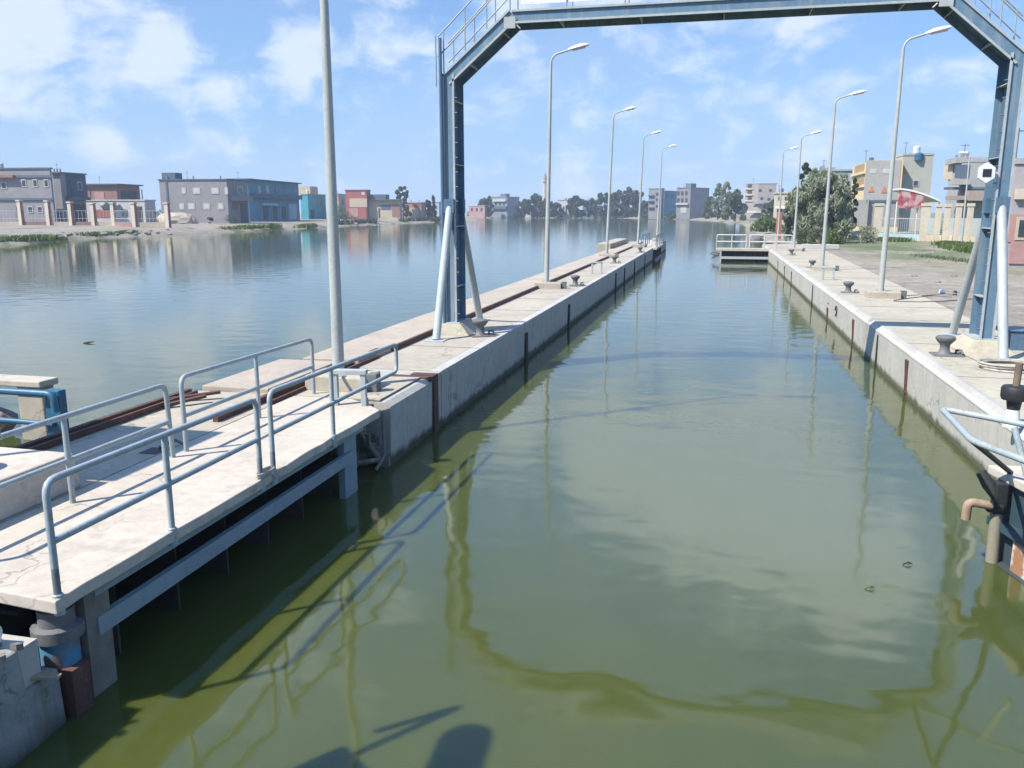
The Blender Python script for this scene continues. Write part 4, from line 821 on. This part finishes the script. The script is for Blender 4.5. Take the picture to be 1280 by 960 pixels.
# ------------------------------------------------------------------ vegetation
def leafmat(name, c, c2):
    if name in MATS: return MATS[name]
    m = bpy.data.materials.new(name); nt_, N_, L_, B_ = nodes(m); B_.inputs['Roughness'].default_value = .6
    o = mixc(nt_, ramp(nt_, noise(nt_, .9, detail=4), .35, .65), c, c2); L_.new(o, B_.inputs['Base Color'])
    tr = N_.new('ShaderNodeBsdfTranslucent'); L_.new(o, tr.inputs[0]); mx = N_.new('ShaderNodeMixShader'); mx.inputs[0].default_value = .3
    L_.new(B_.outputs[0], mx.inputs[1]); L_.new(tr.outputs[0], mx.inputs[2]); L_.new(mx.outputs[0], N_['Material Output'].inputs[0]); MATS[name] = m; return m
leaf_dark = leafmat('leaf_dark', (.06, .10, .045), (.035, .065, .032)); leaf_mid = leafmat('leaf_mid', (.12, .165, .065), (.075, .11, .05)); leaf_pale = leafmat('leaf_grey_green', (.30, .33, .22), (.19, .22, .14)); leaf_bright = leafmat('leaf_bright', (.13, .18, .045), (.08, .13, .03))
bark = mat('bark', (.16, .12, .09), (.1, .08, .06), .95, 3, bmp=.5)
def leaves(cs, rad, n, size, sq=1., droop=0, elong=1.):
    """n leaf faces in clumps at cs (k,3) with radii rad"""
    k = len(cs); idx = nr.randint(0, k, n); d = nr.normal(size=(n, 3)); d /= np.linalg.norm(d, axis=1)[:, None]
    p = cs[idx]+d*(rad[idx]*np.cbrt(nr.uniform(.1, 1, n)))[:, None]*np.array([1, 1, sq])
    a = nr.normal(size=(n, 3)); a[:, 2] -= droop; a /= np.linalg.norm(a, axis=1)[:, None]
    b = np.cross(a, nr.normal(size=(n, 3))); b /= np.linalg.norm(b, axis=1)[:, None]
    s_ = (size*nr.uniform(.6, 1.5, n))[:, None]; a *= s_*elong; b *= s_
    v = np.stack([p-a, p-b*.6, p+a, p+b*.6], 1).reshape(-1, 3); return v
def mesh_quads(name, v, m, parent=None, off=V((0, 0, 0))):
    n = len(v)//4; me = bpy.data.meshes.new(name); v = v-np.array(off)
    me.from_pydata(v.tolist(), [], np.arange(n*4).reshape(-1, 4).tolist()); me.materials.append(m)
    o = bpy.data.objects.new(name, me); col.objects.link(o); o.parent = parent; return o
def tree(label, px, yd, zg, top, width, m, n=1500, name='tree', group=None, shape='round', size=None, droop=0, trunk=.3, elong=1., clumps=None):
    base = PY(px, 268, yd); hgt_ = PY(px, top, yd).z-zg; wd = width/1050.*yd*1.03
    t_ = thing(name, label, 'tree', (base.x, yd, zg), group)
    k = clumps or 14; u = nr.uniform(-1, 1, (k, 3)); z = (np.arange(k)+nr.uniform(0, 1, k))/k
    if shape == 'cone': rr = (1-z*.85)*.5
    elif shape == 'tall': rr = np.sin(np.pi*np.clip(z*.85+.12, 0, 1))*.42
    else: rr = np.sqrt(np.clip(1-np.clip(z*2-1, -.3, 1)**2*.9, .05, 1))*.42
    cs = np.stack([base.x+u[:, 0]*rr*wd, yd+u[:, 1]*rr*wd, zg+hgt_*(trunk+(1-trunk)*(.12+.8*z))], 1)
    rad = nr.uniform(.5, 1.15, k)*min(wd, hgt_)*(.19 if k < 20 else .14)
    sz = size or max(.16, wd*.032)
    mesh_quads('crown', leaves(cs, rad, n, sz, 1., droop, elong), m, t_, t_.location)
    mb = MB(); tr_ = max(.1, wd*.035); topz = zg+hgt_*.62
    mb.tube([(base.x, yd, zg-.4), (base.x+wd*.02, yd, zg+hgt_*.3), (base.x-wd*.02, yd, topz)], [tr_, tr_*.75, tr_*.3], 7)
    for i in range(min(k, 7)):
        q = V(cs[i]); s0 = V((base.x, yd, zg+hgt_*(.2+.3*rnd.random()))); mid = s0.lerp(q, .5)+V((0, 0, hgt_*.04)); mb.tube([s0, mid, q], [tr_*.45, tr_*.3, tr_*.12], 5)
    mb.build('trunk', bark, t_); return t_
big = tree('large feathery grey green tree leaning over the quay before the pale grey house', 1027, 106, 1.4, 213, 60, leaf_pale, 9500, droop=1.6, elong=2.6, trunk=.0, size=.12, clumps=60)
tree('dark dense tree filling the middle of the big feathery tree group', 1044, 118, 1.4, 228, 44, leaf_pale, 6000, droop=1.2, elong=2.2, trunk=-.05, size=.13, clumps=36)
tree('pale drooping tree bulging from the left side of the big feathery tree', 1000, 109, 1.4, 232, 34, leaf_pale, 5000, droop=1.5, elong=2.4, trunk=.0, size=.12, clumps=30)
tree('slender pale tree spire behind the lamp post in the big tree group', 1016, 107, 1.4, 204, 22, leaf_pale, 3600, shape='tall', droop=1.6, elong=2.5, trunk=.0, size=.12, clumps=30)
tree('slender pale tree spire on the right of the big tree group', 1052, 110, 1.4, 213, 20, leaf_pale, 3200, shape='tall', droop=1.6, elong=2.5, trunk=.0, size=.12, clumps=30)
tree('slim dark tree spire at the top of the big tree group', 1003, 112, 1.4, 198, 26, leaf_mid, 4500, shape='tall', trunk=.1, size=.15, clumps=22)
tree('small dark cedar beside the yellow house', 1066, 128, 1.4, 218, 16, leaf_dark, 2800, shape='cone', trunk=.05, size=.16, clumps=20)
# far shore trees, each its own crown
TL = [(498+6, 365, 231, 15, 'tufted tall tree behind the blue grey garage roof', leaf_mid, 'round'), (535, 385, 250, 12, 'dark bushy tree beside the orange brick house', leaf_dark, 'tall'), (542, 392, 244, 5, 'thin pointed tree beside the pale blue house', leaf_dark, 'cone'),
      (604, 590, 249, 15, 'round tree between the small pink house and the wide far house', leaf_dark, 'round'), (612, 592, 245, 8, 'narrow dark tree against the wide far house', leaf_dark, 'tall'), (655, 590, 250, 18, 'leafy dark far tree left of the minaret', leaf_dark, 'round'),
      (672, 592, 244, 24, 'broad dark far tree right at the foot of the minaret', leaf_dark, 'round'), (692, 600, 254, 16, 'low dark tree just right of the minaret', leaf_dark, 'round'), (720, 590, 246, 22, 'spiky dark far tree in front of the arcaded white house', leaf_dark, 'tall'),
      (737, 595, 249, 14, 'dark tree standing by the plain teal building', leaf_dark, 'round'), (756, 585, 241, 22, 'dark far tree left of the third pier lamp', leaf_dark, 'round'), (772, 585, 240, 20, 'dark round tree right of the third pier lamp', leaf_dark, 'round'),
      (785, 588, 233, 14, 'tallest dark far tree in the shore grove', leaf_dark, 'tall'), (795, 580, 238, 18, 'dark dense tree behind the fourth pier lamp', leaf_dark, 'round'), (806, 575, 252, 12, 'low tree left of the narrow four storey house', leaf_dark, 'round'),
      (889, 480, 246, 14, 'grey green tree against the dark teal flank', leaf_mid, 'round'), (897, 440, 229, 13, 'pale slender eucalyptus left of its taller neighbour', leaf_pale, 'tall'), (907, 430, 226, 14, 'tallest pale eucalyptus above the far shore', leaf_pale, 'tall'),
      (919, 380, 238, 22, 'broad mid green tree left of the apartment block', leaf_mid, 'round'), (962, 300, 250, 14, 'small bushy tree in front of the apartment block', leaf_mid, 'round'), (988, 180, 252, 14, 'pale olive shrub tree left of the big feathery tree', leaf_pale, 'round')]
for px, yd, top, wdt, lab, mm, shp in TL:
    tree(lab, px, yd, 1.0, top-1, wdt*1.35, mm, 4200, group='trees along the far shore', shape=shp, trunk=-.06, size=max(.3, yd*.0012), clumps=26)
P_ = []
for px in np.arange(586, 905, 1.5):
    yd = 612 if px < 800 else (560 if px < 835 else 520); q = PY(px, 268, yd+rnd.uniform(-6, 2)); P_.append((q.x, q.y, 1.0+rnd.uniform(.2, 2.6)))
P_ = np.array(P_); v = leaves(P_, nr.uniform(1.6, 3.4, len(P_)), 9000, .62); v[:, 2] = np.maximum(v[:, 2], .1)
tag(mesh_quads('undergrowth', v, leaf_dark), 'low dark belt of bushes along the far shore', 'undergrowth', None, 'stuff')
def bush(label, px, yd, zg, top, width, m, n=1200, size=None, group=None, name='bush'):
    base = PY(px, 268, yd); hgt_ = PY(px, top, yd).z-zg; wd = width/1050.*yd*1.03; k = 10
    cs = np.stack([base.x+nr.uniform(-.4, .4, k)*wd, yd+nr.uniform(-.4, .4, k)*wd, zg+nr.uniform(.05, .7, k)*hgt_], 1)
    v = leaves(cs, nr.uniform(.6, 1.1, k)*min(hgt_*.38, wd*.3), n, size or max(.08, wd*.03), 1, 0); v[:, 2] = np.maximum(v[:, 2], zg-.1)
    o = mesh_quads(name, v, m, None, V((base.x, yd, zg))); o.location = (base.x, yd, zg); return tag(o, label, 'bush', group)
bush('dark bush against the corner of the broad grey house', 289, 218, 1.5, 264, 14, leaf_dark); bush('small dark shrub in front of the broad grey house wall', 262, 214, 1.5, 268, 7, leaf_dark)
bush('bushy palm like shrub before the pale plaster house', 429, 345, 1.5, 252, 20, leaf_mid, 1800); bush('dark bush at the edge of the white low building', 199, 214, 1.5, 256, 9, leaf_dark)
bush('bright green bush on the shore below the cream house', 958, 180, .9, 270, 34, leaf_bright, 2600); bush('leafy bush to the right of the red marker post', 993, 118, 1.2, 276, 22, leaf_bright, 2200); bush('green bush at the foot of the big feathery tree', 1012, 103, 1.2, 283, 24, leaf_mid, 2200)
bush('bright bush in front of the sand heap', 1044, 101, 1.3, 284, 22, leaf_bright, 2200); bush('grey green weeds on the mound beside the fence pillar', 1085, 105, 1.3, 278, 20, leaf_pale, 1600)
def weeds(name, label, spots, n, hh, m, wdt=.02):
    P_ = []
    for _ in range(n):
        (a, b2) = rnd.choice(spots); t_ = rnd.random(); p = a.lerp(b2, t_)+V((rnd.gauss(0, .5), rnd.gauss(0, .9), 0)); P_.append(p)
    v = []
    for p in P_:
        a = rnd.uniform(0, 6.28); w_ = V((math.cos(a), math.sin(a), 0))*wdt*rnd.uniform(.7, 1.6); l = V((rnd.gauss(0, .3), rnd.gauss(0, .3), 1))*hh*rnd.uniform(.4, 1.2)
        v += [tuple(p-w_), tuple(p+w_), tuple(p+l+w_*.3), tuple(p+l-w_*.3)]
    o = mesh_quads(name, np.array(v), m); return tag(o, label, 'weeds', None, 'stuff')
S = lambda x0, y0, x1, y1, z: (PZ(x0, y0, z), PZ(x1, y1, z))
weeds('reeds', 'fringe of green weeds along the left waterline', [S(-10, 306, 75, 300.5, .1), S(-10, 304.5, 60, 300, .3), S(105, 297, 150, 294.5, .2), S(158, 294, 166, 293.5, .2)], 2600, .9, leaf_bright, .14)
weeds('reeds', 'green weeds on the shore below the blue shop house', [S(278, 288.5, 345, 285.5, .3), S(300, 287, 350, 284, .6), S(376, 285, 392, 283.5, .3)], 1500, 1.0, leaf_bright, .22)
weeds('reeds', 'dark weeds under the lakeside row of small houses', [S(415, 282, 470, 279.5, .3), S(500, 278, 550, 276, .4), S(540, 277, 552, 276, .4)], 1500, 1.8, leaf_dark, .25)
weeds('grass', 'green grass patch along the foot of the right fence', [S(1060, 296, 1100, 298, 1.3), S(1195, 298, 1230, 300, 1.35), S(1180, 306, 1230, 310, 1.35), S(1100, 297, 1150, 295, 1.3), S(1140, 294, 1195, 294, 1.35), S(1165, 300, 1225, 304, 1.35), S(1190, 310, 1225, 316, 1.35), S(1105, 301, 1130, 302, 1.3)], 22000, .42, leaf_bright, .06)
weeds('grass', 'sparse dry grass over the dirt bank', [S(1060, 300, 1100, 300, 1.3), S(1000, 297, 1050, 302, 1.3), S(1150, 320, 1230, 330, 1.3)], 1500, .2, leaf_mid, .03)
# sand heap, stones and litter on the dirt bank
sand = mat('sand', (.46, .40, .31), (.36, .30, .23), .95, 1, bmp=.4)
rock(1070, 298, 1.3, 2.6, 'pale sand heap on the dirt bank beside the big tree', (1.5, 1, .42), m=sand, name='sand_heap', cat='heap')
c0 = PZ(230, 279, 1.6); rock(0, 0, 0, 3.4, 'tan sand heap against the broad grey house', (1.6, 1, .75), at=V((c0.x, c0.y-3, 1.8)), m=sand, name='sand_heap', cat='heap')
for i in range(46):
    px, py = rnd.uniform(1050, 1225), rnd.uniform(303, 385); q = PZ(px, py, 1.3)
    if q.x < 9.8+.012*q.y: continue
    rock(0, 0, 0, rnd.uniform(.06, .2), 'small loose stone on the bare dirt beside the quay', (1, .8, .6), at=q, group='loose stones on the dirt bank', name='stone', cat='stone')
rock(0, 0, 0, .14, 'round white stone on the dirt beside the tall lamp', (1, 1, .9), at=PZ(1177, 365, 1.35), m=white, name='stone', cat='stone')
for i in range(60):
    a = rnd.choice(((5, 292, 110), (120, 288, 215), (410, 278, 480))); q = PZ(a[0]+rnd.random()*(a[2]-a[0]), a[1]+rnd.uniform(-3, 5), .9); q.z = .9
    rock(0, 0, 0, rnd.uniform(.25, .6), 'rubble stone on the slope of the left bank', (1.2, .9, .6), at=q, group='rubble on the left bank', name='stone', cat='stone')
# moored rowing boat on the left shore
c = PZ(247, 288.5, .1); t = thing('rowing_boat', 'dark rowing boat pulled against the left shore below the grey house', 'boat', (c.x, c.y, .1), None, .15)
mb = MB(); n = 9; L_ = 4.2; secs = []
for i in range(n):
    u = -1+2*i/(n-1); wd = .95*(1-abs(u)**2.6)+.05; sh = .25*u*u
    secs.append([(u*L_, -wd, .75+sh), (u*L_, -wd*.7, .05), (u*L_, 0, -.15+.3*abs(u)**4), (u*L_, wd*.7, .05), (u*L_, wd, .75+sh), (u*L_, wd*.9, .75+sh), (u*L_, wd*.62, .14), (u*L_, 0, .02+.3*abs(u)**4), (u*L_, -wd*.62, .14), (u*L_, -wd*.9, .75+sh)])
vs_ = [p for s_ in secs for p in s_]; mb.add(vs_, [(i*10+k, i*10+(k+1) % 10, (i+1)*10+(k+1) % 10, (i+1)*10+k) for i in range(n-1) for k in range(10)]+[tuple(range(10)), tuple(range(len(vs_)-10, len(vs_)))])
o = mb.build('hull', dark_m, None, smooth=True); o.parent = t
for u in (-1.6, .2, 1.9):
    mb = MB(); mb.box(u-.14, u+.14, -.8, .8, .5, .55); o = mb.build('thwart', wood, None); o.parent = t
mb = MB(); mb.bar((-3, -.9, .9), (2.5, -.6, .95), .06, .06); o = mb.build('oar', white, None); o.parent = t
# floating bits
for px, py, lab in ((110, 429, 'dark floating twig on the lake left of the railings'), (1135, 706, 'thin dark floating twig in the chamber near the right wall'), (1088, 736, 'small floating leaf scrap in the chamber')):
    q = PZ(px, py, .01); mb = MB(); s_ = .2 if px < 500 else .07
    mb.tube([q+V((-s_, 0, 0)), q+V((0, s_*.2, .03)), q+V((s_, s_*.6, .05 if px < 500 else .01))], [s_*.12, s_*.2, s_*.05], 6); mb.tube([q, q+V((s_*.6, -s_*.3, .04))], s_*.07, 5)
    tag(mb.build('floating_twig', dark_m if px != 1088 else leaf_bright), lab, 'twig')
# ------------------------------------------------------------------ landing and added unseen drum whose shadows fall on the near water
t = thing('footbridge', 'grey steel footbridge landing with pipe rail behind the viewpoint', 'footbridge', (-6, 3.8, 0))
e0 = V((-5.05, 4.9, 3.3)); dd = V((-.6, -.8, 0)); nn = V((.8, -.6, 0))
mb = MB(); mb.pbox(e0+dd*.35, dd*6, nn*.5, 3.22, 3.3); mb.build('deck', steel, t)
mb = MB(); mb.tube([e0, e0+V((0, 0, 1.0)), e0+dd*6+V((0, 0, 1.0))], .04, 10); mb.tube([e0+dd*4, e0+dd*4+V((0, 0, 1))], .03, 8); mb.build('railing', railp, t, smooth=True)
mb = MB()
for k in (3.2, 5): mb.tube([e0+dd*k+nn*.3+V((0, 0, -4.5)), e0+dd*k+nn*.3+V((0, 0, -.12))], .1, 10)
mb.build('leg', steel, t)
wz = 5.6; s0 = PZ(588, 908, 0); s1 = PZ(556, 990, 0); k0 = V((-.64*wz, -.56*wz, wz)); c0 = s0+k0; c1 = s1+k0
t = thing('shadow_caster', 'unseen drum shape on a tall stand, added to cast a shadow on the near water', 'shadow_caster', (c1.x, c1.y, 3.3))  # drum added out of view, shaped to cast the rounded shadow on the water
mb = MB(); dv = (c1-c0).normalized(); mb.tube([c0-dv*.0, c0+dv*.06, c0+dv*.16, c1, c1+dv*.6], [.1, .17, .21, .22, .2], 18); mb.build('caster_body', iron, t, smooth=True)
for q in (c1-dv*.1, c1+dv*.45): mb = MB(); mb.tube([(q.x, q.y, 3.3), (q.x, q.y, wz-.1)], .04, 8); mb.build('leg', steel, t)
t = thing('shadow_roof', 'unseen flat roof on four posts, added to cast shade beside the near lock gate', 'shadow_roof', (-12.9, 7.5, 1.3))  # roof added out of view to cast the block of shade by the gate
mb = MB(); mb.box(-14.4, -11.4, 6.2, 8.85, 6.9, 7.0); mb.build('roof', steel, t, bevel=.02)
for x in (-14.2, -11.6):
    for y in (6.4, 8.65): mb = MB(); mb.tube([(x, y, 1.0), (x, y, 6.9)], .06, 10); mb.build('post', steel, t, smooth=True)
mb = MB(); mb.box(-14.8, -10.3, 5.8, 9.0, -2, 1.2); mb.build('platform', concrete, t)
# ------------------------------------------------------------------ air
hm = bpy.data.materials.new('haze'); hm.use_nodes = True; hn = hm.node_tree; hn.nodes.clear(); ou = hn.nodes.new('ShaderNodeOutputMaterial'); pv = hn.nodes.new('ShaderNodeVolumePrincipled')
pv.inputs['Color'].default_value = (.72, .84, 1, 1); pv.inputs['Density'].default_value = .00034; pv.inputs['Anisotropy'].default_value = .0; hn.links.new(pv.outputs[0], ou.inputs['Volume'])
mb = MB(); mb.box(-1900, 1900, -420, 2600, -4, 60); tag(mb.build('haze', hm), 'thin bluish haze over the lake and far shore', 'haze', None, 'stuff')
# ------------------------------------------------------------------ render settings
cy = sc.cycles; cy.use_denoising = True; cy.max_bounces = 6; cy.diffuse_bounces = 3; cy.glossy_bounces = 3; cy.transmission_bounces = 3; cy.volume_bounces = 0; cy.transparent_max_bounces = 4
cy.use_adaptive_sampling = True; cy.adaptive_threshold = .02; cy.caustics_reflective = False; cy.caustics_refractive = False
